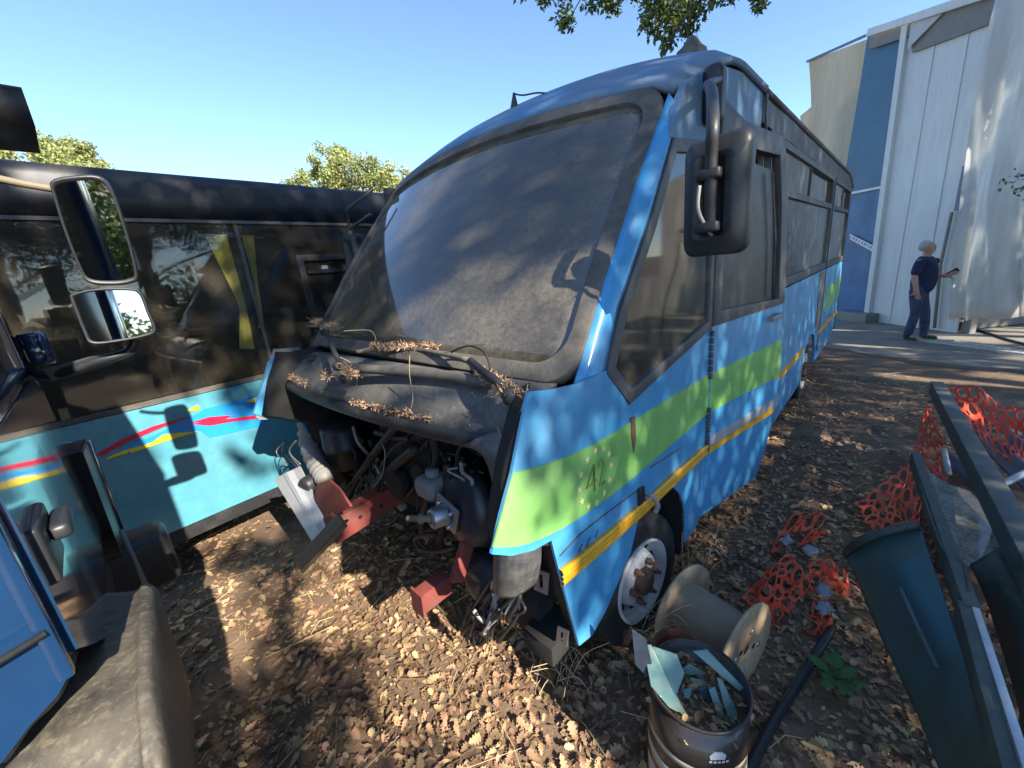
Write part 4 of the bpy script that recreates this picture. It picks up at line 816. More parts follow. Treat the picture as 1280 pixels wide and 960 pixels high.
q = MB(); a = wp(1129, 18, SX-.2); q.add([wp(1140, 24, SX-.08), wp(1178, 17, SX-.10), wp(1134, 62, SX-.14), wp(1136, 58, SX-.05)], [(0, 1, 2), (0, 2, 3)]); q.build('loose_flap', M_tarp, shed)
# body of the shed behind its skin
q = MB(); q.box((SX+3.2, 8.6, 2.2), (6.0, 2.6, 4.3)); q.build('shed_core', M_eave, shed)
for y_ in (7.1, 1.0): q = MB(); q.box((SX+.12, y_, 2.95), (.12, .12, 5.9)); q.build('frame_post', M_eave, shed)
q = MB(); q.patch([wp(1016, 132, SX+.6), wp(1000, 145, SX+.6), wp(1004, 175, SX+.6), wp(1018, 165, SX+.6)], 0, -.05, 0); q.build('rear_gable_edge', M_beige, shed)
# low white trestle by the tarpaulin's foot, hose on the yard, drain grate
tb = thing('trestle', 'small white trestle on the concrete beside the white tarpaulin', 'trestle', gz(1195, 414, .03))
t0 = gz(1188, 414, .03); t1 = gz(1212, 412, .03)
q = MB(); q.box((t0+t1)/2+Vector((0, 0, .20)), (.35, .22, .03)); q.build('top', M_white, tb)
for c_ in (t0, t1, t0+Vector((.2, .1, 0)), t1+Vector((.2, .1, 0))): q = MB(); q.box(c_+Vector((0, 0, .10)), (.03, .03, .19)); q.build('leg', M_white, tb)
q = MB(); q.tube(sm([gz(x, y, .045) for x, y in ((1198, 412), (1215, 411), (1240, 418), (1265, 426), (1300, 434))], 5), .018, 8); tag(q.build('yard_hose', M_cable), 'thin dark hose lying on the concrete past the trestle', 'hose')
ga, gb = gz(1152, 424, .03), gz(1330, 447, .03); gdir = (gb-ga).normalized(); gper = Vector((-gdir.y, gdir.x, 0))
gr = thing('drain_grate', 'long slotted steel drain grate set in the concrete near the standing man', 'grate', (ga+gb)/2)
nb = 20; L_ = (gb-ga).length
for s_ in (-1, 1): q = MB(); q.beam(ga+gper*.13*s_+Vector((0, 0, .004)), gb+gper*.13*s_+Vector((0, 0, .004)), .03, .02); q.build('grate_edge', M_grate, gr)
q = MB(); q.beam(ga+Vector((0, 0, -.004)), gb+Vector((0, 0, -.004)), .24, .012); q.build('grate_channel', M_dark, gr)
bar = None
for k in range(nb):
    c_ = ga+gdir*(L_*(k+.5)/nb)
    if bar is None: q = MB(); q.beam(c_-gper*.115+Vector((0, 0, .006)), c_+gper*.115+Vector((0, 0, .012)), .055, .014); bar = q.build('grate_bar', M_grate, gr); b0_ = bar.location.copy(); c00 = c_
    else: o = bar.copy(); COL.objects.link(o); o.location = b0_+(c_-c00); o.parent = gr; o.matrix_parent_inverse = bar.matrix_parent_inverse.copy()

# ------------------------------------------------------------------ cable spool
sa, sb = gz(854, 757, .225), gz(931, 812, .22); sax = (sb-sa).normalized(); SLn = (sb-sa).length
spool = thing('cable_spool', 'wooden cable spool lying on its side between front wheel and drum', 'spool', Vector(((sa+sb)/2)[:2]+(0,)))
def flange(c, sgn):
    q = MB(); q.lathe([(.028, -.009), (.216, -.009), (.222, -.005), (.222, .005), (.216, .009), (.028, .009)], c, sax, 44, True); f_ = q.build('flange', M_spool, spool)
    x = sax.orthogonal().normalized(); y = sax.cross(x)
    for k in range(4):
        a = k*math.pi/2+.6; pc_ = c+(x*math.cos(a)+y*math.sin(a))*.10+sax*.009*sgn
        q = MB(); q.lathe([(.013, 0), (.013, .006*sgn), (.006, .008*sgn), (0, .008*sgn)], pc_, sax, 8); q.build('bolt', M_steel, f_)
    for a in (2.2, 5.1):
        pc_ = c+(x*math.cos(a)+y*math.sin(a))*.06+sax*.0095*sgn; q = MB(); q.lathe([(0, 0), (.014, 0), (.014, -.004*sgn)], pc_, sax, 10); q.build('hole', M_dark, f_)
    q = MB(); q.lathe([(0, -.002), (.028, -.002)], c+sax*.004*sgn, sax, 16); q.build('axle_hole', M_dark, f_)
flange(sa, -1); flange(sb, 1)
q = MB(); q.lathe([(.128, .008), (.130, SLn*.5), (.128, SLn-.008)], sa, sax, 32); q.build('core', M_card, spool)
# ------------------------------------------------------------------ drum with broken glass
dcz = .50; dc0 = gz(872, 852, dcz); DR = .164
drum = thing('drum', 'open dark brown metal drum with cream bands full of broken glass', 'drum', (dc0.x, dc0.y, 0))
cB = Vector((dc0.x, dc0.y, 0)); up = Vector((0, 0, 1))
q = MB(); q.lathe([(0, .012), (DR-.02, .012), (DR, .02), (DR, .16), (DR+.007, .17), (DR, .18), (DR, .33), (DR+.007, .34), (DR, .35), (DR, dcz), (DR-.004, dcz), (DR-.004, .03), (0, .028)], cB, up, 48); q.build('shell', M_drum, drum)
q = MB(); q.lathe([(DR-.004, dcz), (DR-.005, dcz+.004), (DR, dcz+.007), (DR+.005, dcz+.004), (DR+.004, dcz-.003), (DR, dcz-.004)], cB, up, 48); q.build('rim', M_drum, drum)
for z0, z1 in ((.30, .326), (.185, .24), (.03, .155)): q = MB(); q.lathe([(DR+.001, z0), (DR+.0025, z0), (DR+.0025, z1), (DR+.001, z1)], cB, up, 48); q.build('band', M_cream, drum)
# small white crest printed on the side facing the camera
an = math.atan2(-dc0.y, -dc0.x)+.42; q = MB()
for P in ([(-.022, .0), (.022, .0), (.026, .018), (.012, .034), (-.014, .034), (-.026, .016)],):
    q.add([cB+Vector((math.cos(an+u/DR)*(DR+.003), math.sin(an+u/DR)*(DR+.003), .385+v)) for u, v in P]+[cB+Vector((math.cos(an+u/DR)*(DR-.001), math.sin(an+u/DR)*(DR-.001), .385+v)) for u, v in P], [tuple(range(6))]+[tuple(range(6, 12))[::-1]]+[(i, (i+1) % 6, (i+1) % 6+6, i+6) for i in range(6)])
q.build('printed_crest', M_white, drum)
for k in range(5):
    u = -.026+k*.013; P = [(u, -.014), (u+.009, -.014), (u+.009, -.004), (u, -.004)]; q = MB(); q.add([cB+Vector((math.cos(an+a/DR)*(DR+.003), math.sin(an+a/DR)*(DR+.003), .385+v)) for a, v in P], [(0, 1, 2, 3)]); q.build('printed_letter', M_white, drum)
pot = MB(); pc0 = gz(848, 812, .40)
pot.lathe([(0, .0), (.07, .0), (.085, .05), (.095, .36), (.105, .38), (.10, .405), (.092, .40), (.085, .36), (.075, .10), (0, .08)], (pc0.x, pc0.y, 0), up, 36)
tag(pot.build('red_bucket', M_rustrim), 'oxide red bucket squeezed between the drum and the spool', 'bucket')
def shard(pix, z0, z1, th, m, label, name='glass_shard', grp='glass pieces in the drum'):
    n = len(pix); ys = [p[1] for p in pix]; a, b = min(ys), max(ys)
    P = [gz(x, y, z0+(z1-z0)*(b-y)/(b-a)) for x, y in pix]; nn = (P[1]-P[0]).cross(P[2]-P[0]).normalized()
    c = sum(P, Vector())/n; P = [v-nn*(v-c).dot(nn) for v in P]
    q = MB(); q.prism(P, nn*th); tag(q.build(name, m, bevel=.0012), label, 'glass', grp)
shard([(790, 788), (808, 800), (820, 850), (808, 846), (794, 830)], .50, .72, .008, M_shardd, 'dark glass sheet with rounded corners leaning out of the drum at left')
shard([(804, 806), (814, 806), (840, 862), (862, 898), (836, 884), (814, 858)], .44, .62, .008, M_shard, 'long dusty pale glass sheet along the left rim of the drum')
shard([(816, 808), (846, 818), (856, 842), (846, 868), (858, 892), (842, 880), (822, 842)], .43, .60, .007, M_shard, 'broad frosted glass sheet leaning behind the long left sheet')
shard([(866, 814), (884, 812), (930, 860), (924, 864)], .47, .58, .007, M_shard, 'long pale green glass strip slanting to the right rim of the drum')
shard([(850, 838), (862, 830), (882, 842), (862, 844)], .46, .50, .006, M_shard, 'small bright green glass chip near the middle of the drum')
shard([(854, 862), (866, 858), (862, 874), (855, 872)], .45, .47, .006, M_shard, 'small square chip of pale green glass at the drum centre')
shard([(896, 846), (903, 850), (922, 892), (915, 906), (905, 880)], .42, .52, .006, M_shard, 'tall thin glass blade standing at the right inside the drum')
shard([(886, 862), (894, 858), (910, 908), (900, 904)], .41, .50, .006, M_shard, 'second thin glass blade left of the tall one in the drum')
shard([(872, 862), (884, 858), (898, 884), (880, 874)], .42, .48, .006, M_shardd, 'dark triangular glass fragment lying deep in the drum')
shard([(862, 846), (880, 850), (888, 860), (868, 858)], .44, .46, .006, M_shard, 'flat greenish fragment below the bright chip in the drum')
bm_ = MB(); bm_.lathe([(0, .42), (DR*.6, .43), (DR-.006, .41)], cB, up, 24); tag(bm_.build('debris_fill', M_dirt), None, None, None, 'stuff')
bpy.data.objects['debris_fill']['label'] = 'dark leafy dirt filling the drum under the glass'

# ------------------------------------------------------------------ orange barrier net, in pieces
def net(ctrl, nu, nv, name, label, amp=.02, keep=1., seed=0, frac=.33):
    r_ = random.Random(seed); P = [[gz(*c) for c in row] for row in ctrl]; nr, nc = len(P), len(P[0])
    def S(u, v):
        a = min(int(u*(nc-1)), nc-2); fu = u*(nc-1)-a; b = min(int(v*(nr-1)), nr-2); fv = v*(nr-1)-b
        p_ = P[b][a].lerp(P[b][a+1], fu).lerp(P[b+1][a].lerp(P[b+1][a+1], fu), fv)
        return p_+Vector((amp*.5*nz3(u*3, v*3, seed, 1), amp*.5*nz3(u*3, v*3, seed+4, 1), amp*1.2*nz3(u*4, v*4, seed+8, 1)))
    q = MB()
    for i in range(nu):
        for j in range(nv):
            if r_.random() > keep: continue
            u0, u1, v0, v1 = i/nu, (i+1)/nu, j/nv, (j+1)/nv; cu_, cv_ = (u0+u1)/2, (v0+v1)/2; out = []; inn = []
            for k in range(12):
                a = 2*math.pi*k/12; cx, cy = math.cos(a), math.sin(a); m_ = max(abs(cx), abs(cy))
                out.append(S(cu_+cx/m_*.5/nu, cv_+cy/m_*.5/nv)); inn.append(S(cu_+cx*frac/nu*1.12, cv_+cy*frac/nv*1.12))
            q.add(out+inn, [(k, (k+1) % 12, (k+1) % 12+12, k+12) for k in range(12)])
    o = q.build(name, M_net, fix=False)
    mod = o.modifiers.new('t', 'SOLIDIFY'); mod.thickness = .004
    return tag(o, label, 'barrier net', 'torn pieces of orange barrier net')
net([[(1172, 476, .56), (1215, 486, .55), (1262, 505, .52), (1300, 524, .5)], [(1190, 510, .42), (1230, 520, .42), (1268, 545, .38), (1305, 565, .36)], [(1215, 545, .36), (1248, 565, .34), (1280, 592, .30), (1310, 612, .28)]], 11, 4, 'barrier_net', 'bright orange barrier net draped over the top of the scrap pile', .05, 1, 1)
net([[(1176, 486, .50), (1196, 498, .50), (1226, 508, .48)], [(1194, 520, .45), (1205, 530, .45), (1228, 545, .4)]], 3, 2, 'barrier_net', 'folded orange barrier net tongue hanging beside the dark green beam', .03, 1, 2, .28)
net([[(1160, 505, .46), (1168, 520, .46), (1178, 545, .44)], [(1146, 545, .26), (1160, 565, .30), (1186, 590, .32)], [(1140, 580, .16), (1156, 605, .22), (1180, 620, .25)]], 4, 6, 'barrier_net', 'orange barrier net hanging left of the dark green beam, behind the glass', .03, 1, 3, .3)
net([[(1142, 575, .18), (1146, 600, .24), (1150, 640, .30), (1152, 668, .30)], [(1110, 600, .06), (1118, 628, .12), (1128, 660, .2), (1135, 676, .24)], [(1066, 630, .03), (1080, 648, .05), (1098, 668, .08), (1110, 688, .10)]], 6, 6, 'barrier_net', 'orange barrier net sagging to the ground left of the broken glass', .05, 1, 4)
net([[(990, 645, .03), (1020, 640, .05), (1045, 652, .04)], [(960, 690, .02), (985, 690, .05), (1025, 672, .03)]], 5, 2, 'barrier_net', 'reddish strip of barrier net half buried in leaves beyond the spool', .05, .8, 5)
net([[(985, 690, .04), (1000, 705, .06), (1012, 735, .04)], [(955, 715, .04), (966, 735, .08), (985, 765, .03)], [(926, 750, .02), (945, 768, .03), (966, 785, .02)]], 4, 5, 'barrier_net', 'crumpled orange barrier net right above the spool flange', .06, .95, 6)
net([[(1010, 702, .03), (1040, 700, .06), (1062, 725, .04)], [(1012, 735, .02), (1036, 732, .06), (1060, 752, .03)]], 3, 2, 'barrier_net', 'orange barrier net scrap beside the teal scrap panel', .04, .9, 7)
net([[(1018, 752, .03), (1042, 762, .05)], [(1008, 790, .02), (1034, 795, .03)]], 2, 2, 'barrier_net', 'small torn barrier net end at the tip of the black pole', .04, 1, 8)
for k, (x, y) in enumerate(((980, 680), (1010, 695), (1030, 745), (1028, 770))):
    a = gz(x, y, .06); q = MB(); q.grid([[a+Vector((.02*i+.02*nz3(i, j, k, .7), .016*j+.02*nz3(i, j, k+9, .6), .04*nz3(i*2, j*2, k, .8)+.008*i)) for i in range(4)] for j in range(5)], .003)
    tag(q.build('plastic_scrap', M_lav), ('pale plastic scrap at the top of the buried net strip', 'pale plastic scrap at the left end of the net beside the teal panel', 'pale plastic scrap above the tip of the black pole', 'lowest pale plastic scrap, touching the black pole')[k], 'plastic', 'pale plastic scraps on the leaves')
# ------------------------------------------------------------------ scrap pile
def cgrid(ctrl, name, m, label, cat, th=.006, n=5, grp=None, par=None, nzamp=.0):
    rows = [sm([gz(*c) for c in r_], n) for r_ in ctrl]; rows = [sm([rows[i][j] for i in range(len(rows))], n) for j in range(len(rows[0]))]
    if nzamp: rows = [[v+Vector((0, 0, nzamp*nz3(v.x, v.y, v.z, 6))) for v in r_] for r_ in rows]
    q = MB(); q.grid(rows, th); o = q.build(name, m, par); return tag(o, label, cat, grp) if label else o
q = MB(); q.beam(gz(1170, 484, .55), gz(1318, 760, .66), .085, .11); b1 = tag(q.build('scrap_beam', M_scrapg, bevel=.006), 'long dark green metal beam slanting across the scrap pile at right', 'beam')
fr2 = thing('scrap_hood', 'dark teal vehicle panel with bent green frame leaning on the leaves', 'scrap panel', gz(1180, 860, 0))
cgrid([[(1056, 692, .16), (1072, 678, .30), (1104, 666, .42), (1150, 655, .50)], [(1062, 706, .17), (1090, 694, .32), (1118, 684, .42), (1156, 676, .50)], [(1098, 790, .13), (1130, 776, .32), (1152, 768, .44), (1184, 760, .51)], [(1140, 880, .10), (1170, 868, .32), (1192, 862, .44), (1216, 856, .52)], [(1185, 990, .08), (1212, 980, .32), (1236, 975, .44), (1258, 970, .52)]], 'curved_skin', M_scrapt, None, None, .006, 5, None, fr2, .006)
q = MB(); q.tube(sm([gz(*c) for c in [(1057, 692, .18), (1072, 678, .32), (1104, 666, .44), (1148, 656, .52)]], 5), .022, 8); q.build('rolled_edge', M_scrapg, fr2)
q = MB(); q.beam(gz(1143, 572, .48), gz(1212, 770, .55), .045, .09); q.beam(gz(1208, 764, .55), gz(1275, 1000, .56), .06, .08); q.build('frame_rail', M_scrapg, fr2, bevel=.005)
q = MB(); q.beam(gz(1212, 742, .575), gz(1290, 985, .60), .022, .03); q.build('worn_edge', M_alu, fr2, bevel=.004)
q = MB(); q.tube(sm([gz(*c) for c in [(1150, 605, .53), (1168, 660, .56), (1182, 690, .57), (1204, 706, .58), (1212, 740, .59)]], 5), .008, 6); q.build('seal_strip', M_rubber, fr2)
q = MB(); q.tube(sm([gz(1125, 735, .47), gz(1150, 790, .47), gz(1172, 835, .46)], 5), .008, 6); q.build('pressed_crease', M_scrapt, fr2)
gpn = [(1144, 560), (1152, 578), (1166, 594), (1186, 606), (1212, 615), (1228, 632), (1240, 662), (1250, 690), (1232, 700), (1208, 708), (1192, 700), (1176, 664), (1160, 620), (1150, 590)]
P = [gz(x, y, .47+.02*math.sin(x*.05)) for x, y in gpn]; q = MB(); q.prism(P, (0, 0, .005)); tag(q.build('loose_window', G_pane), 'loose dusty car window lying under the dark green beam', 'window')
cgrid([[(1212, 706, .50), (1238, 690, .56), (1270, 672, .58)], [(1236, 760, .40), (1262, 745, .52), (1300, 730, .56)], [(1266, 860, .25), (1290, 850, .42), (1330, 845, .5)], [(1300, 990, .15), (1330, 980, .3), (1370, 970, .4)]], 'scrap_door', M_scrapg, 'dark green body panel behind the frame at the lower right corner', 'scrap panel', .008, 5, None, None, .008)
cgrid([[(1205, 520, .30), (1240, 545, .34), (1290, 585, .36)], [(1215, 548, .22), (1246, 580, .26), (1290, 622, .28)]], 'slate_sheet', M_slate, 'slate blue metal sheet under the orange net in the scrap pile', 'metal sheet', .006, 5)
cgrid([[(1255, 530, .36), (1285, 545, .36), (1310, 560, .36)], [(1260, 562, .30), (1290, 580, .31), (1312, 600, .32)]], 'slate_sheet', M_slate, 'smaller slate blue metal sheet at the right edge of the pile', 'metal sheet', .006, 4)
cgrid([[(1178, 560, .26), (1205, 575, .27), (1240, 590, .26)], [(1180, 580, .20), (1208, 598, .22), (1240, 612, .20)]], 'slate_sheet', M_slate, 'narrow slate blue strip between the beam and the loose window', 'metal sheet', .006, 4)
for a, b, r_, lb in (((1180, 562, .40), (1186, 592, .40), .016, 'short upright aluminium tube between the net and the loose window'), ((1248, 608, .40), (1300, 582, .42), .02, 'aluminium tube pointing right beyond the dark green beam')):
    q = MB(); q.tube([gz(*a), gz(*b)], r_, 12); tag(q.build('aluminium_tube', M_alu), lb, 'tube')
rj = random.Random(11)
for k in range(14):                                       # small litter in the pile
    x, y = rj.uniform(1180, 1280), rj.uniform(560, 680); c_ = gz(x, y, rj.uniform(.12, .3)); q = MB(); q.box(c_, (rj.uniform(.04, .16), rj.uniform(.02, .09), rj.uniform(.006, .03)), Matrix.Rotation(rj.uniform(0, 3), 3, 'Z')@Matrix.Rotation(rj.uniform(-.6, .6), 3, 'X'))
    if k == 0: pil = [q]
    else: pil.append(q)
al = MB()
for q in pil: al.add(q.V, q.F)
o = al.build('scrap_litter', M_rustrim); o['kind'] = 'stuff'; o['label'] = 'small rusty scraps heaped between the beams of the pile'
cgrid([[(1160, 600, .10), (1220, 590, .14), (1300, 600, .14)], [(1170, 660, .12), (1240, 650, .2), (1310, 660, .2)], [(1220, 760, .08), (1260, 740, .18), (1320, 740, .2)]], 'rubble_heap', M_dirt, 'low heap of soil and rubble under the scrap pile', 'rubble', .03, 5, None, None, .05)
# legs under the near ends of the beam and of the frame
ft = gz(1318, 760, .66); q = MB(); q.beam(ft+Vector((0, 0, -.05)), (ft.x+.05, ft.y-.03, -.02), .05, .05, (0, 1, 0)); q.build('beam_leg', M_scrapg, b1)
ft = gz(1275, 1000, .56); q = MB(); q.beam(ft+Vector((0, 0, -.03)), (ft.x+.03, ft.y-.02, -.02), .05, .05, (0, 1, 0)); q.build('frame_leg', M_scrapg, fr2)
# black pole, weed
pp = [gz(1040, 785, .03), gz(1000, 850, .03), gz(965, 905, .025), gz(925, 985, .025)]
q = MB(); q.tube(sm(pp, 4), .021, 8); tag(q.build('black_pole', M_black), 'black tube lying on the leaves right of the drum', 'tube')
def leafpts(L, wv):                                       # lobed leaf: list of (x, w)
    return [(L*i/(len(wv)-1), w_*L) for i, w_ in enumerate(wv)]
OAK = [.02, .10, .20, .12, .29, .17, .34, .18, .26, .02]
weed = thing('weed', 'small green leafy weed growing among brown leaves beside the black tube', 'weed', gz(1045, 848, 0))
for k in range(13):
    a = k*2.4; b0 = gz(1045, 850, .02); L = rj.uniform(.05, .10); el = rj.uniform(.15, .7); d = Vector((math.cos(a)*math.cos(el), math.sin(a)*math.cos(el), math.sin(el))); sd = Vector((-math.sin(a), math.cos(a), 0)); rows = []
    st = b0+d*rj.uniform(.01, .06)+Vector((0, 0, .01))
    for x, w_ in leafpts(L, [.03, .22, .18, .34, .2, .3, .16, .2, .02]): rows.append([st+d*x+sd*w_-Vector((0, 0, .25*x*x/L)), st+d*x-Vector((0, 0, .25*x*x/L-.004)), st+d*x-sd*w_-Vector((0, 0, .25*x*x/L))])
    q = MB(); q.grid(rows); q.tube([b0, st], .0025, 4); q.build('leaf', M_weed, weed)

# ------------------------------------------------------------------ the man
FX = gz(1138, 424, .03); face = R(152)                    # heading (clockwise from +Y)
MAN = Fr(Matrix.Translation(FX)@Matrix.Rotation(R(90)-face, 4, 'Z'))      # local: X forward, Y left
man = thing('person', 'man with grey hair in navy t-shirt and jeans standing on the yard', 'person', FX)
def skinmesh(name, verts, edges, m, root=0, sub=2):
    me = bpy.data.meshes.new(name); me.from_pydata([v[:3] for v in verts], edges, []); o = bpy.data.objects.new(name, me); COL.objects.link(o)
    md = o.modifiers.new('s', 'SKIN'); sv = me.skin_vertices[0].data
    for i, v in enumerate(verts): r_ = v[3]; sv[i].radius = (r_, r_) if not isinstance(r_, tuple) else r_; sv[i].use_root = i == root
    md.use_smooth_shade = True; o.modifiers.new('d', 'SUBSURF').levels = sub; o.modifiers['d'].render_levels = sub
    dg = bpy.context.evaluated_depsgraph_get(); nm2 = bpy.data.meshes.new_from_object(o.evaluated_get(dg)); bpy.data.objects.remove(o)
    q = MB(MAN); q.add([v.co for v in nm2.vertices], [list(p_.vertices) for p_ in nm2.polygons], True); return q.build(name, m, man)
V = [(0, 0, .92, .08), (.02, 0, 1.12, .085), (0, 0, 1.34, .09), (0, 0, 1.45, .055), (.03, 0, 1.50, .055), (.035, 0, 1.56, (.075, .07)), (.02, 0, 1.63, (.085, .092)), (.01, 0, 1.68, (.065, .07)),
     (0, -.17, 1.39, .065), (-.03, -.23, 1.14, .050), (.03, -.245, .92, .036), (.045, -.245, .85, .036),
     (0, .17, 1.39, .065), (.03, .23, 1.15, .050), (.24, .17, 1.10, .034), (.30, .15, 1.12, .034),
     (.0, -.10, .86, .09), (.04, -.11, .50, .06), (-.03, -.11, .11, .042), (.06, -.12, .05, .035), (.15, -.12, .035, .03),
     (.0, .10, .86, .09), (.10, .10, .50, .06), (.15, .10, .11, .042), (.24, .10, .05, .035), (.32, .10, .035, .03), (.125, 0, 1.585, .014)]
Ed = [(0, 1), (1, 2), (2, 3), (3, 4), (4, 5), (5, 6), (6, 7), (2, 8), (8, 9), (9, 10), (10, 11), (2, 12), (12, 13), (13, 14), (14, 15), (0, 16), (16, 17), (17, 18), (18, 19), (19, 20), (0, 21), (21, 22), (22, 23), (23, 24), (24, 25), (5, 26)]
for hb_, dr, sp_ in ((11, Vector((.12, 0, -1)), Vector((1, 0, 0))), (15, Vector((.9, -.1, .3)), Vector((-.2, 0, .9)))):
    h0 = Vector(V[hb_][:3])
    for j in range(5):
        o_ = sp_*((j-1.8)*.018); L = (.05, .075, .08, .075, .06)[j]; d_ = dr.normalized() if j else (dr.normalized()*.6+sp_*-.9).normalized()
        i0 = len(V); V += [(*(h0+o_+d_*.03), .011), (*(h0+o_+d_*(.03+L*.55)), .0095), (*(h0+o_*1.1+d_*(.03+L)+Vector((.012, .01, 0))), .008)]; Ed += [(hb_, i0), (i0, i0+1), (i0+1, i0+2)]
skinmesh('body', V, Ed, M_skin)
skinmesh('shirt', [(.015, 0, .80, (.15, .17)), (.045, 0, 1.04, (.165, .19)), (.03, 0, 1.26, (.16, .185)), (0, 0, 1.40, (.10, .13)), (0, 0, 1.465, .072), (0, -.17, 1.40, .085), (-.025, -.232, 1.13, .076), (0, .17, 1.40, .085), (.03, .232, 1.13, .076)], [(0, 1), (1, 2), (2, 3), (3, 4), (3, 5), (5, 6), (3, 7), (7, 8)], M_shirt)
skinmesh('trousers', [(.01, 0, 1.04, (.13, .14)), (.0, 0, .90, (.15, .16)), (.0, -.10, .80, .105), (.04, -.11, .50, .078), (-.03, -.11, .02, .068), (.0, .10, .80, .105), (.10, .10, .50, .078), (.15, .10, .02, .068)], [(0, 1), (1, 2), (2, 3), (3, 4), (1, 5), (5, 6), (6, 7)], M_jeans)
skinmesh('hair', [(-.045, 0, 1.53, (.07, .08)), (-.03, 0, 1.64, (.098, .10)), (.005, 0, 1.725, (.085, .085))], [(0, 1), (1, 2)], M_hair)
for y_, dx in ((-.115, -.03), (.10, .155)): skinmesh('shoe', [(dx-.04, y_, .05, (.042, .045)), (dx+.06, y_, .05, (.045, .042)), (dx+.17, y_, .035, (.042, .03))], [(0, 1), (1, 2)], M_shoe)
for y_ in (-.098, .098): q = MB(MAN); q.ball((.015, y_, 1.60), .026, 2, (.8, .35, 1.1)); q.build('ear', M_skin, man)
for y_ in (-.032, .032): q = MB(MAN); q.ball((.112, y_, 1.615), .008, 1); q.build('eye', M_phone, man)
q = MB(MAN); q.beam((.108, -.025, 1.535), (.108, .025, 1.535), .006, .008); q.build('mouth', M_rustrim, man)
q = MB(MAN); q.rbox((.34, .15, 1.165), (.15, .012, .075), .005, Matrix.Rotation(R(-38), 3, 'Y')); tag(q.build('phone', M_phone), 'black phone held in the raised hand of the standing man', 'phone')

# ------------------------------------------------------------------ trees: the oaks behind the camera that shade the right half, the overhanging branch, two trees beyond the left bus
QV = Vector((math.sin(R(SUN_AZ-90)), math.cos(R(SUN_AZ-90)), 0)); UV = SDIR.cross(QV).normalized()
if UV.z < 0: UV = -UV
def qv(p): return (Vector(p).dot(QV), Vector(p).dot(UV))
def leafmesh(P, D, N, L, wdt=.5):
    """numpy leaves: P base points, D direction, N normal, L length; 4 vertices + fold"""
    P, D, N, L = (np.asarray(a, float) for a in (P, D, N, L)); Sd = np.cross(D, N); Sd /= np.linalg.norm(Sd, axis=1)[:, None]+1e-9
    L = L[:, None]; a = P; b = P+D*L*.45+Sd*L*wdt*.5+N*L*.08; c = P+D*L; d = P+D*L*.45-Sd*L*wdt*.5+N*L*.08
    V = np.stack([a, b, c, d], 1).reshape(-1, 3); return V
def npmesh(name, V, loops, m, parent=None):
    n = len(V)//loops; me = bpy.data.meshes.new(name); me.vertices.add(len(V)); me.vertices.foreach_set('co', V.astype(np.float32).ravel())
    me.loops.add(n*loops); me.loops.foreach_set('vertex_index', np.arange(n*loops, dtype=np.int32)); me.polygons.add(n)
    me.polygons.foreach_set('loop_start', np.arange(0, n*loops, loops, dtype=np.int32)); me.polygons.foreach_set('loop_total', np.full(n, loops, np.int32)); me.update(calc_edges=True)
    me.materials.append(m); o = bpy.data.objects.new(name, me); COL.objects.link(o)
    if parent: o.parent = parent; o.matrix_parent_inverse = PW[parent.name].inverted()
    return o
def rand_dirs(n, zb=0.):
    d = rng.normal(size=(n, 3)); d[:, 2] += zb; return d/np.linalg.norm(d, axis=1)[:, None]
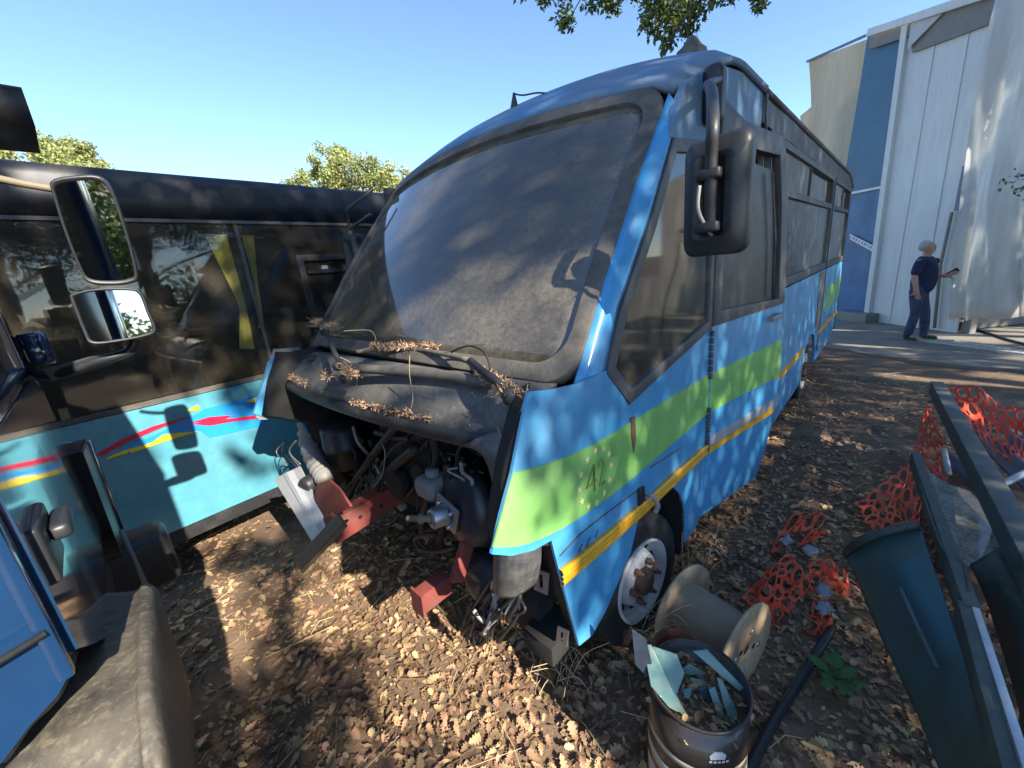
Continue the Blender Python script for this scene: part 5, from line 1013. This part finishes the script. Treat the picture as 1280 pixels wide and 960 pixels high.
# places the sun reaches, as (q, v, radius): from points in the photograph
def surf(kind, x, y):
    if kind == 'g': return gz(x, y, 0)
    if kind == 'l': return LB.w(lp_(x, y))
    if kind == 'b': return BUS.w(bp(x, y))
    if kind == 'h': return BUS.w(BUS.hit(x, y, 1, .85))
    if kind == 's': return wp(x, y)
    if kind == 't': return gz(x, y, 1.23)
    if kind == 'm': return CAM+ray(x, y)*1.28
    if kind == 'w':                                       # windscreen: intersect with the mean plane
        o = BUS.i@CAM; d = BUS.i.to_3x3()@ray(x, y); p0 = ws(0, .5); nn = Vector((0, -.8, .6)); return BUS.w(o+d*((p0-o).dot(nn)/d.dot(nn)))
LIT = [(*qv(surf(k, x, y)), r_) for k, x, y, r_ in [
    ('g', 255, 655, .3), ('g', 300, 648, .3), ('g', 340, 645, .24), ('g', 480, 720, .16), ('g', 520, 840, .2), ('g', 480, 930, .12), ('g', 690, 880, .14), ('g', 760, 945, .14), ('g', 262, 700, .08), ('g', 430, 720, .2), ('g', 415, 765, .17), ('g', 390, 745, .15), ('g', 460, 755, .16), ('g', 500, 750, .14), ('g', 540, 800, .24), ('g', 590, 830, .26), ('g', 620, 890, .26), ('g', 560, 870, .2), ('g', 650, 930, .26), ('g', 500, 790, .16), ('g', 720, 935, .15), ('g', 600, 950, .15), ('g', 295, 790, .07), ('g', 305, 830, .06), ('g', 840, 950, .08), ('g', 1000, 930, .07),
    ('g', 960, 548, .10), ('g', 985, 545, .13), ('g', 1020, 545, .15), ('g', 1055, 552, .13), ('g', 1130, 470, .2), ('g', 1230, 480, .2), ('g', 1270, 472, .25), ('g', 1080, 432, .3), ('g', 1230, 425, .5), ('g', 1290, 425, .6),
    ('w', 530, 250, .14), ('w', 505, 290, .12), ('w', 560, 210, .10), ('w', 700, 330, .17), ('w', 670, 400, .18), ('w', 735, 300, .12), ('w', 620, 430, .15), ('w', 560, 400, .12), ('w', 500, 400, .12), ('w', 600, 330, .10), ('w', 720, 400, .12),
    ('b', 788, 575, .07), ('b', 700, 515, .08), ('b', 825, 640, .05), ('b', 925, 300, .05), ('b', 985, 300, .06),
    ('h', 500, 440, .15), ('h', 400, 490, .13), ('h', 540, 525, .11), ('h', 410, 660, .13), ('h', 370, 630, .18), ('h', 430, 680, .11), ('h', 600, 480, .08),
    ('t', 150, 800, .28), ('t', 150, 900, .28), ('t', 60, 920, .28), ('t', 20, 800, .3), ('t', 0, 760, .25), ('m', 117, 288, .28), ('m', 143, 393, .25), ('m', 60, 330, .2),
    ('s', 1250, 150, .6), ('s', 1260, 300, .5)]]
LITL = [(*qv(surf(k, x, y)), r_) for k, x, y, r_ in [('l', 160, 570, .4), ('l', 230, 550, .42), ('l', 300, 540, .34), ('l', 320, 590, .25), ('l', 220, 400, .16), ('l', 235, 330, .13), ('l', 225, 450, .18), ('l', 300, 470, .2), ('l', 60, 560, .5), ('l', 130, 350, .12), ('l', 30, 420, .2)]]
def lit(p, jit=0.):
    a, b = p.dot(QV), p.dot(UV)
    if a < -.75+jit: return True
    if any((a-x)**2+(b-y)**2 < (r_*(1+jit))**2 for x, y, r_ in LIT): return True
    return nz3(a*4.5, b*4.5, 40, 1) < .08 and any((a-x)**2+(b-y)**2 < (r_*(1+jit))**2 for x, y, r_ in LITL)
def limb(q, a, b, r0, r1, seg=7, wob=.25, rnd_=random):
    P = [a]
    for k in range(1, seg): P.append(a.lerp(b, k/seg)+Vector((rnd_.uniform(-wob, wob), rnd_.uniform(-wob, wob), rnd_.uniform(-wob*.5, wob))))
    P.append(b); P = sm(P, 3); q.tube(P, [r0+(r1-r0)*i/(len(P)-1) for i in range(len(P))], 8); return P
tr_rnd = random.Random(21)
centers = [(.9, 9.0), (4.2, 10.0), (7.8, 11.0), (11.5, 12.0)]
oaks = []
for k, (q0, D0) in enumerate(centers):
    base = QV*q0+Vector((SDIR.x, SDIR.y, 0)).normalized()*(D0*math.cos(R(SUN_EL))+.6); base.z = 0
    oaks.append(thing('oak_tree', ('spreading oak behind the photographer whose branch hangs over the bus roof', 'second oak shading the passenger door of the blue bus', 'third oak shading the rear half of the blue bus', 'fourth oak shading the yard in front of the shed')[k], 'tree', base, 'oaks shading the yard'))
NLF = 125000
qa = rng.uniform(-1.0, 13.5, NLF); va = rng.uniform(-1.8, 5.6, NLF); Da = rng.uniform(0, 1, NLF)  # leftmost leaves are put in to stand for the photographer's shadow
own = np.array([min(range(4), key=lambda k: abs(centers[k][0]-a)) for a in qa])
pts = []; oid = []
clump = rng.uniform(0, 100, 3)
for a, b, d, k in zip(qa, va, Da, own):
    Dd = centers[k][1]+(d-.5)*4.5*(1-.12*abs(b-2)); p_ = QV*a+UV*b+SDIR*Dd
    if p_.z < 2.2: continue
    if nz3(a*1.6+clump[0], b*1.6, 0, 1) < -.30 and (b > 3.6 or a > 7.5): continue   # natural gaps in the crown
    if lit(p_, tr_rnd.uniform(-.18, .12)): continue  # crown shaped for the light: opened along sun rays to the chosen lit places
    pts.append(p_); oid.append(k)
pts = np.array([tuple(p_) for p_ in pts]); oid = np.array(oid)
for k in range(4):
    P = pts[oid == k]; n = len(P); V_ = leafmesh(P, rand_dirs(n, -.3), rand_dirs(n, .6), rng.uniform(.09, .16, n), .62); npmesh('crown', V_, 4, M_leafg, oaks[k])
    base = oaks[k].location.copy(); q = MB(); top = base+Vector((0, 0, 4.2)); limb(q, base-Vector((0, 0, .1)), top, .26, .16, 5, .12, tr_rnd)
    idx = tr_rnd.sample(range(n), 26)
    for i in idx[:8]:
        tgt = Vector(P[i]); st_ = base+Vector((0, 0, 3.3))
        if any(lit(st_.lerp(tgt, t_/12), .1) for t_ in range(5, 13)) and k == 0: continue
        mid = limb(q, base+Vector((0, 0, tr_rnd.uniform(2.4, 4.2))), tgt, .085, .02, 5, .2, tr_rnd)
        for j in idx[8:]:
            if (Vector(P[j])-tgt).length < 1.8 and not any(lit(mid[len(mid)//2].lerp(Vector(P[j]), t_/6), .1) for t_ in range(7)): limb(q, mid[len(mid)//2], Vector(P[j]), .03, .008, 4, .12, tr_rnd)
    q.build('trunk', M_bark, oaks[k])
# unseen shrubs added under and behind the oaks to green the reflections in the glass
for k in range(9):
    a0 = -5.5+k*2.3; D0 = 11.5+1.2*math.sin(k*2.1); c_ = QV*a0+Vector((SDIR.x, SDIR.y, 0)).normalized()*D0; hgt = 2.6+.7*math.sin(k*1.7)
    sh = thing('shrub', 'leafy green shrub added behind the photographer for reflections, number %s from the left' % ('one two three four five six seven eight nine'.split()[k]), 'shrub', c_, 'shrubs added behind the photographer for reflections'); n = 2600
    dd = rand_dirs(n)*(rng.uniform(.25, 1, n)**.6)[:, None]; dd[:, 0] *= 1.7; dd[:, 1] *= 1.7; dd[:, 2] = np.abs(dd[:, 2])*hgt
    npmesh('foliage', leafmesh(np.array(c_)+dd, rand_dirs(n), rand_dirs(n, .7), rng.uniform(.14, .26, n), .6), 4, M_leafg, sh)
    q = MB()
    for j in range(5): limb(q, c_+Vector((tr_rnd.uniform(-.2, .2), tr_rnd.uniform(-.2, .2), -.05)), c_+Vector((tr_rnd.uniform(-1, 1), tr_rnd.uniform(-1, 1), hgt*.7)), .04, .01, 4, .1, tr_rnd)
    q.build('stems', M_bark, sh)
# the branch that hangs into the top of the picture
bq = MB(); DB = 4.6
def bpt(x, y, d=DB): return CAM+ray(x, y)*d
b_in = oaks[0].location+Vector((0, 0, 5.4)); limb(bq, oaks[0].location+Vector((0, 0, 4.0)), b_in, .12, .08, 3, .05, tr_rnd)
main = limb(bq, b_in, bpt(800, -190, 3.6), .075, .04, 9, .12, tr_rnd)
ctr = [(700, -20, .28, 4.4), (705, 18, .16, 4.4), (708, 30, .12, 4.4), (745, -5, .25, 4.6), (765, 8, .14, 4.6), (800, -25, .34, 4.5), (815, 10, .26, 4.5), (822, 35, .20, 4.5), (838, 48, .16, 4.5), (855, 15, .26, 4.6), (862, 38, .16, 4.6), (835, 5, .30, 4.5), (845, 28, .22, 4.5), (870, 8, .22, 4.6), (895, -12, .26, 4.7), (915, -8, .16, 4.7), (949, 5, .13, 4.6), (950, -15, .2, 4.6), (650, -14, .14, 4.4), (765, -30, .4, 4.5), (720, -60, .5, 4.4), (880, -60, .5, 4.5), (680, -6, .15, 4.4), (807, 30, .13, 4.5), (830, 58, .08, 4.5)]
LP, LD, LN_, LL = [], [], [], []
for x, y, r_, d in ctr:
    c_ = bpt(x, y, d); limb(bq, Vector(main[tr_rnd.randrange(12, len(main))]), c_, .016, .004, 4, .06, tr_rnd)
    n = int(2600*r_**2)+26; dd = rand_dirs(n)*(rng.uniform(0, 1, n)**.5)[:, None]*r_*.72; dd[:, 2] *= .9; LP.append(np.array(c_)+dd); LD.append(rand_dirs(n, -.5)); LN_.append(rand_dirs(n, .8)); LL.append(rng.uniform(.045, .085, n))
npmesh('hanging_leaves', leafmesh(np.concatenate(LP), np.concatenate(LD), np.concatenate(LN_), np.concatenate(LL), .55), 4, M_leafg, oaks[0])
bq.build('branch', M_bark, oaks[0])
# twig at the right edge
tw = thing('oak_sapling', 'thin leafy twig reaching in from the right edge before the white tarpaulin', 'sapling', gz(1420, 470, .03))
q = MB(); b0 = tw.location.copy(); tip = CAM+ray(1268, 236)*4.2; limb(q, b0, CAM+ray(1400, 235)*4.2, .03, .015, 5, .05, tr_rnd); mt = limb(q, CAM+ray(1400, 235)*4.2, tip, .012, .004, 4, .03, tr_rnd); q.build('stem', M_bark, tw)
n = 150; t_ = rng.uniform(0, 1, n); A_0 = np.array(CAM+ray(1258, 236)*4.2); A_1 = np.array(CAM+ray(1400, 225)*4.2); Pp = A_0+(A_1-A_0)*t_[:, None]+rng.normal(size=(n, 3))*.07
npmesh('leaves', leafmesh(Pp, rand_dirs(n), rand_dirs(n, .8), rng.uniform(.05, .08, n), .5), 4, M_leafg, tw)
# trees beyond the left bus
def bgtree(name, label, blobs, dist, seed, grp='trees beyond the left bus'):
    r2 = np.random.default_rng(seed); pr_ = random.Random(seed); x0, y0 = blobs[0][:2]; c = CAM+ray(x0, y0)*dist; base = Vector((c.x, c.y, 0)); t = thing(name, label, 'tree', base, grp)
    P = []
    q = MB(); limb(q, base, Vector((c.x, c.y, c.z*.72)), .24, .12, 5, .15, pr_)
    for x, y, r_ in blobs:
        cc = CAM+ray(x, y)*(dist+pr_.uniform(-.8, .8)); limb(q, Vector((c.x, c.y, c.z*pr_.uniform(.45, .7))), cc, .08, .015, 4, .2, pr_)
        for _ in range(7):
            sc = r2.normal(size=3); sc = sc/np.linalg.norm(sc)*r_*r2.uniform(.3, 1.0)*dist/15; n = int(330*r_*r_)+110
            P.append(np.array(cc)+sc+r2.normal(size=(n, 3))*r_*.20*dist/15)
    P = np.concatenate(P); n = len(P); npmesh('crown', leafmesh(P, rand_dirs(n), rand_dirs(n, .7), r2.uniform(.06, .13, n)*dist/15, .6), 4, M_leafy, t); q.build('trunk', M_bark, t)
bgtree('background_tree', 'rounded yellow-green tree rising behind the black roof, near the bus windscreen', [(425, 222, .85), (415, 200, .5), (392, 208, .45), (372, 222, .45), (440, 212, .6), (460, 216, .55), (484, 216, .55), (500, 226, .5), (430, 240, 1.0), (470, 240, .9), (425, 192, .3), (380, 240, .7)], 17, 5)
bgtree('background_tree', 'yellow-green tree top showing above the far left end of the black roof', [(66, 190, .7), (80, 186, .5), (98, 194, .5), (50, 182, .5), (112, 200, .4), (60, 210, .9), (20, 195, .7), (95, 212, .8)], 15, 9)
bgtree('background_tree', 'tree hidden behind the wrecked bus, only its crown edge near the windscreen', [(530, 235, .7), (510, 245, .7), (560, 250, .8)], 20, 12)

# ------------------------------------------------------------------ leaf litter, straw, debris
def oakleaves(P, A, T, L, m, name, wv=OAK, curl=.5):
    """lobed leaves as strips of quads: P base, A heading, T tilt (two angles), L length"""
    n = len(P); k = len(wv); x = np.linspace(0, 1, k); w_ = np.array(wv)
    loc = np.zeros((n, k, 3, 3)); cv = rng.uniform(-curl, curl, (n, 1)); fold = rng.uniform(.0, .6, (n, 1))
    for j, s_ in enumerate((1, 0, -1)):
        loc[:, :, j, 0] = x[None]; loc[:, :, j, 1] = s_*w_[None]*rng.uniform(.75, 1.2, (n, 1)); loc[:, :, j, 2] = cv*(x[None]-.5)**2+(fold*w_[None] if s_ else 0)
    loc *= L[:, None, None, None]
    ca, sa_ = np.cos(A), np.sin(A); cp, sp_ = np.cos(T[0]), np.sin(T[0]); cr, sr = np.cos(T[1]), np.sin(T[1])
    X, Y, Z = loc[..., 0], loc[..., 1], loc[..., 2]; e = lambda a: a[:, None, None]
    Y, Z = Y*e(cr)-Z*e(sr), Y*e(sr)+Z*e(cr); X, Z = X*e(cp)-Z*e(sp_), X*e(sp_)+Z*e(cp); X, Y = X*e(ca)-Y*e(sa_), X*e(sa_)+Y*e(ca)
    V = np.stack([X, Y, Z], -1)+np.asarray(P)[:, None, None, :]; V = V.reshape(-1, 3); F = []
    for i in range(k-1):
        for j in (0, 1): F.append((i*3+j, i*3+j+1, (i+1)*3+j+1, (i+1)*3+j))
    F = np.array(F); F = (F[None]+(np.arange(n)*k*3)[:, None, None]).reshape(-1, 4); me = bpy.data.meshes.new(name)
    me.vertices.add(len(V)); me.vertices.foreach_set('co', V.astype(np.float32).ravel()); me.loops.add(F.size); me.loops.foreach_set('vertex_index', F.astype(np.int32).ravel())
    me.polygons.add(len(F)); me.polygons.foreach_set('loop_start', np.arange(0, F.size, 4, dtype=np.int32)); me.polygons.foreach_set('loop_total', np.full(len(F), 4, np.int32)); me.update(calc_edges=True)
    me.materials.append(m); o = bpy.data.objects.new(name, me); COL.objects.link(o); return o
def scatter(n, reg):
    out = []
    while len(out) < n:
        r_ = rng.uniform(.5, 1)**1.0; x, y = rng.uniform(reg[0], reg[1]), rng.uniform(reg[2], reg[3]); d = math.hypot(x, y)
        dens_ = min(1, (2.6/max(d, .8))**1.5)
        if x > 5.6-.1*y and y > 4: dens_ *= .12
        bare = nz3(x, y, 11, .8)
        if bare > .22 and d > 2.2: dens_ *= .35
        if rng.uniform() < dens_: out.append((x, y, gh(x, y)+.004+abs(rng.normal())*.010))
    return np.array(out)
nd = 260; rr_ = DR*.9*np.sqrt(rng.uniform(0, 1, nd)); th_ = rng.uniform(0, 6.28, nd); Pd = np.c_[cB.x+rr_*np.cos(th_), cB.y+rr_*np.sin(th_), .432+abs(rng.normal(0, .012, nd))]
o = oakleaves(Pd, rng.uniform(0, 6.28, nd), (rng.normal(0, .5, nd), rng.normal(0, .5, nd)), rng.uniform(.012, .04, nd), M_leafd, 'drum_leaves'); o['kind'] = 'stuff'; o['label'] = 'dry leaf bits lying among the glass in the drum'
P = scatter(23000, (-3.8, 5.6, .3, 7.2)); n = len(P)
o = oakleaves(P, rng.uniform(0, 6.28, n), (rng.normal(0, .24, n), rng.normal(0, .26, n)), rng.uniform(.024, .066, n)*rng.uniform(.8, 1.2, n), M_leafd, 'leaf_litter', curl=.6); o['kind'] = 'stuff'; o['label'] = 'dry brown oak leaves covering the ground between the vehicles'
nb_ = 34000; Pb = scatter(nb_, (-3.8, 6.5, .3, 8.5)); q = MB()
Vb = leafmesh(Pb, np.c_[rng.normal(size=(nb_, 2)), rng.normal(0, .15, nb_)]/1.2, rand_dirs(nb_, 2.), rng.uniform(.010, .038, nb_), .45)
o = npmesh('leaf_crumbs', Vb, 4, M_leafd); o['kind'] = 'stuff'; o['label'] = 'crumbled leaf bits and chaff spread over the soil'
q = MB(); sr_ = random.Random(5)
for i in range(620):
    x, y = sr_.uniform(-3.2, 5.5), sr_.uniform(.4, 6.6); a = sr_.uniform(0, 6.28); L = sr_.uniform(.08, .42); c_ = Vector((x, y, gh(x, y)+.012)); d = Vector((math.cos(a), math.sin(a), 0)); s_ = Vector((-d.y, d.x, 0))
    q.tube([c_-d*L/2, c_+s_*sr_.uniform(-.03, .03)*L*3+Vector((0, 0, sr_.uniform(.0, .05))), c_+d*L/2+Vector((0, 0, sr_.uniform(0, .05)))], sr_.uniform(.001, .0026), 4, False)
for i in range(90):                                       # dry tufts by the bus sill and round the spool
    x, y = sr_.choice([(860, 720), (900, 640), (930, 610), (790, 810), (800, 800), (830, 790), (690, 850), (720, 850)]); b_ = gz(x+sr_.uniform(-25, 25), y+sr_.uniform(-15, 15), .0); L = sr_.uniform(.12, .32); a = sr_.uniform(0, 6.28)
    q.tube(sm([b_, b_+Vector((math.cos(a)*L*.3, math.sin(a)*L*.3, L*.6)), b_+Vector((math.cos(a)*L*.8, math.sin(a)*L*.8, L*.75))], 3), sr_.uniform(.0012, .0022), 4, False)
o = q.build('dry_straw', M_straw, fix=False); o['kind'] = 'stuff'; o['label'] = 'dry straw stalks and twigs scattered over the leaves'
q = MB()
for i in range(22):                                       # straw caught on the spool
    b_ = gz(815+sr_.uniform(-12, 18), 795+sr_.uniform(-15, 10), sr_.uniform(.05, .2)); e_ = gz(sr_.uniform(840, 905), sr_.uniform(735, 800), sr_.uniform(.26, .34)); q.tube(sm([b_, b_.lerp(e_, .5)+Vector((0, 0, .06+sr_.uniform(-.03, .04))), e_], 4), .002, 4, False)
o = q.build('spool_straw', M_straw, fix=False); o['kind'] = 'stuff'; o['label'] = 'dry stalks tangled over the cable spool'
# leaves and needles caught on the wipers and the hood lip
HP = []
def drift(fn, n, sp):
    for i in range(n):
        t = sr_.random(); p_ = fn(t); HP.append(BUS.w(p_+Vector((sr_.gauss(0, sp), sr_.gauss(0, sp*.7), abs(sr_.gauss(0, sp*.55))))))
drift(lambda t: wz(464+86*t, 436-7*math.sin(t*3.1)*sr_.random(), 1.655), 1500, .014)
drift(lambda t: wz(392+28*t, 404+5*t-4*sr_.random(), 1.715), 900, .018)
drift(lambda t: lipv(-.98+.40*t, .03, .02), 520, .020); drift(lambda t: lipv(.0+.6*t, .025, .0), 520, .014); drift(lambda t: wz(604+40*t, 468+24*t, 1.60-.02*t), 900, .016); drift(lambda t: lipv(-1+1.9*t, .03, .03), 320, .018); drift(lambda t: wz(430+10*t, 460+12*t, 1.59), 260, .02)
drift(lambda t: Vector((1.03-.02*t, .90-.1*t, 1.49-.16*t)), 260, .012); drift(lambda t: wz(402+8*t, 468+6*t, 1.56), 60, .012)
HP = np.array([tuple(p_) for p_ in HP]); n = len(HP); o = npmesh('hood_debris', leafmesh(HP, rand_dirs(n), rand_dirs(n, 1.), rng.uniform(.008, .030, n), .22), 4, mat('brown_needles', (.33, .205, .125), .85, island=.5)); o['kind'] = 'stuff'; o['label'] = 'dry leaves and needles drifted along the wipers and hood lip of the blue bus'
q = MB()
for pts in ([(512, 445), (512, 470), (516, 500), (508, 525)], [(420, 445), (440, 455), (446, 480), (446, 510)], [(660, 480), (654, 505), (648, 520)], [(622, 533), (632, 565), (640, 592)], [(430, 414), (462, 413), (470, 425)], [(555, 442), (580, 432), (610, 430)]):
    q.tube(sm([BUS.w(BUS.hit(x, y, 1, .80)) for x, y in pts], 4), .0019, 5, False)
for i in range(60):
    b_ = BUS.w(wz(402+sr_.uniform(-14, 22), 405+sr_.uniform(-6, 8), 1.71)); q.tube([b_, b_+Vector((sr_.uniform(-.06, .06), sr_.uniform(-.06, .06), sr_.uniform(-.02, .03)))], .0013, 4, False)
o = q.build('caught_twigs', M_straw, fix=False); o['kind'] = 'stuff'; o['label'] = 'bare twigs caught on the hood and wipers of the blue bus'
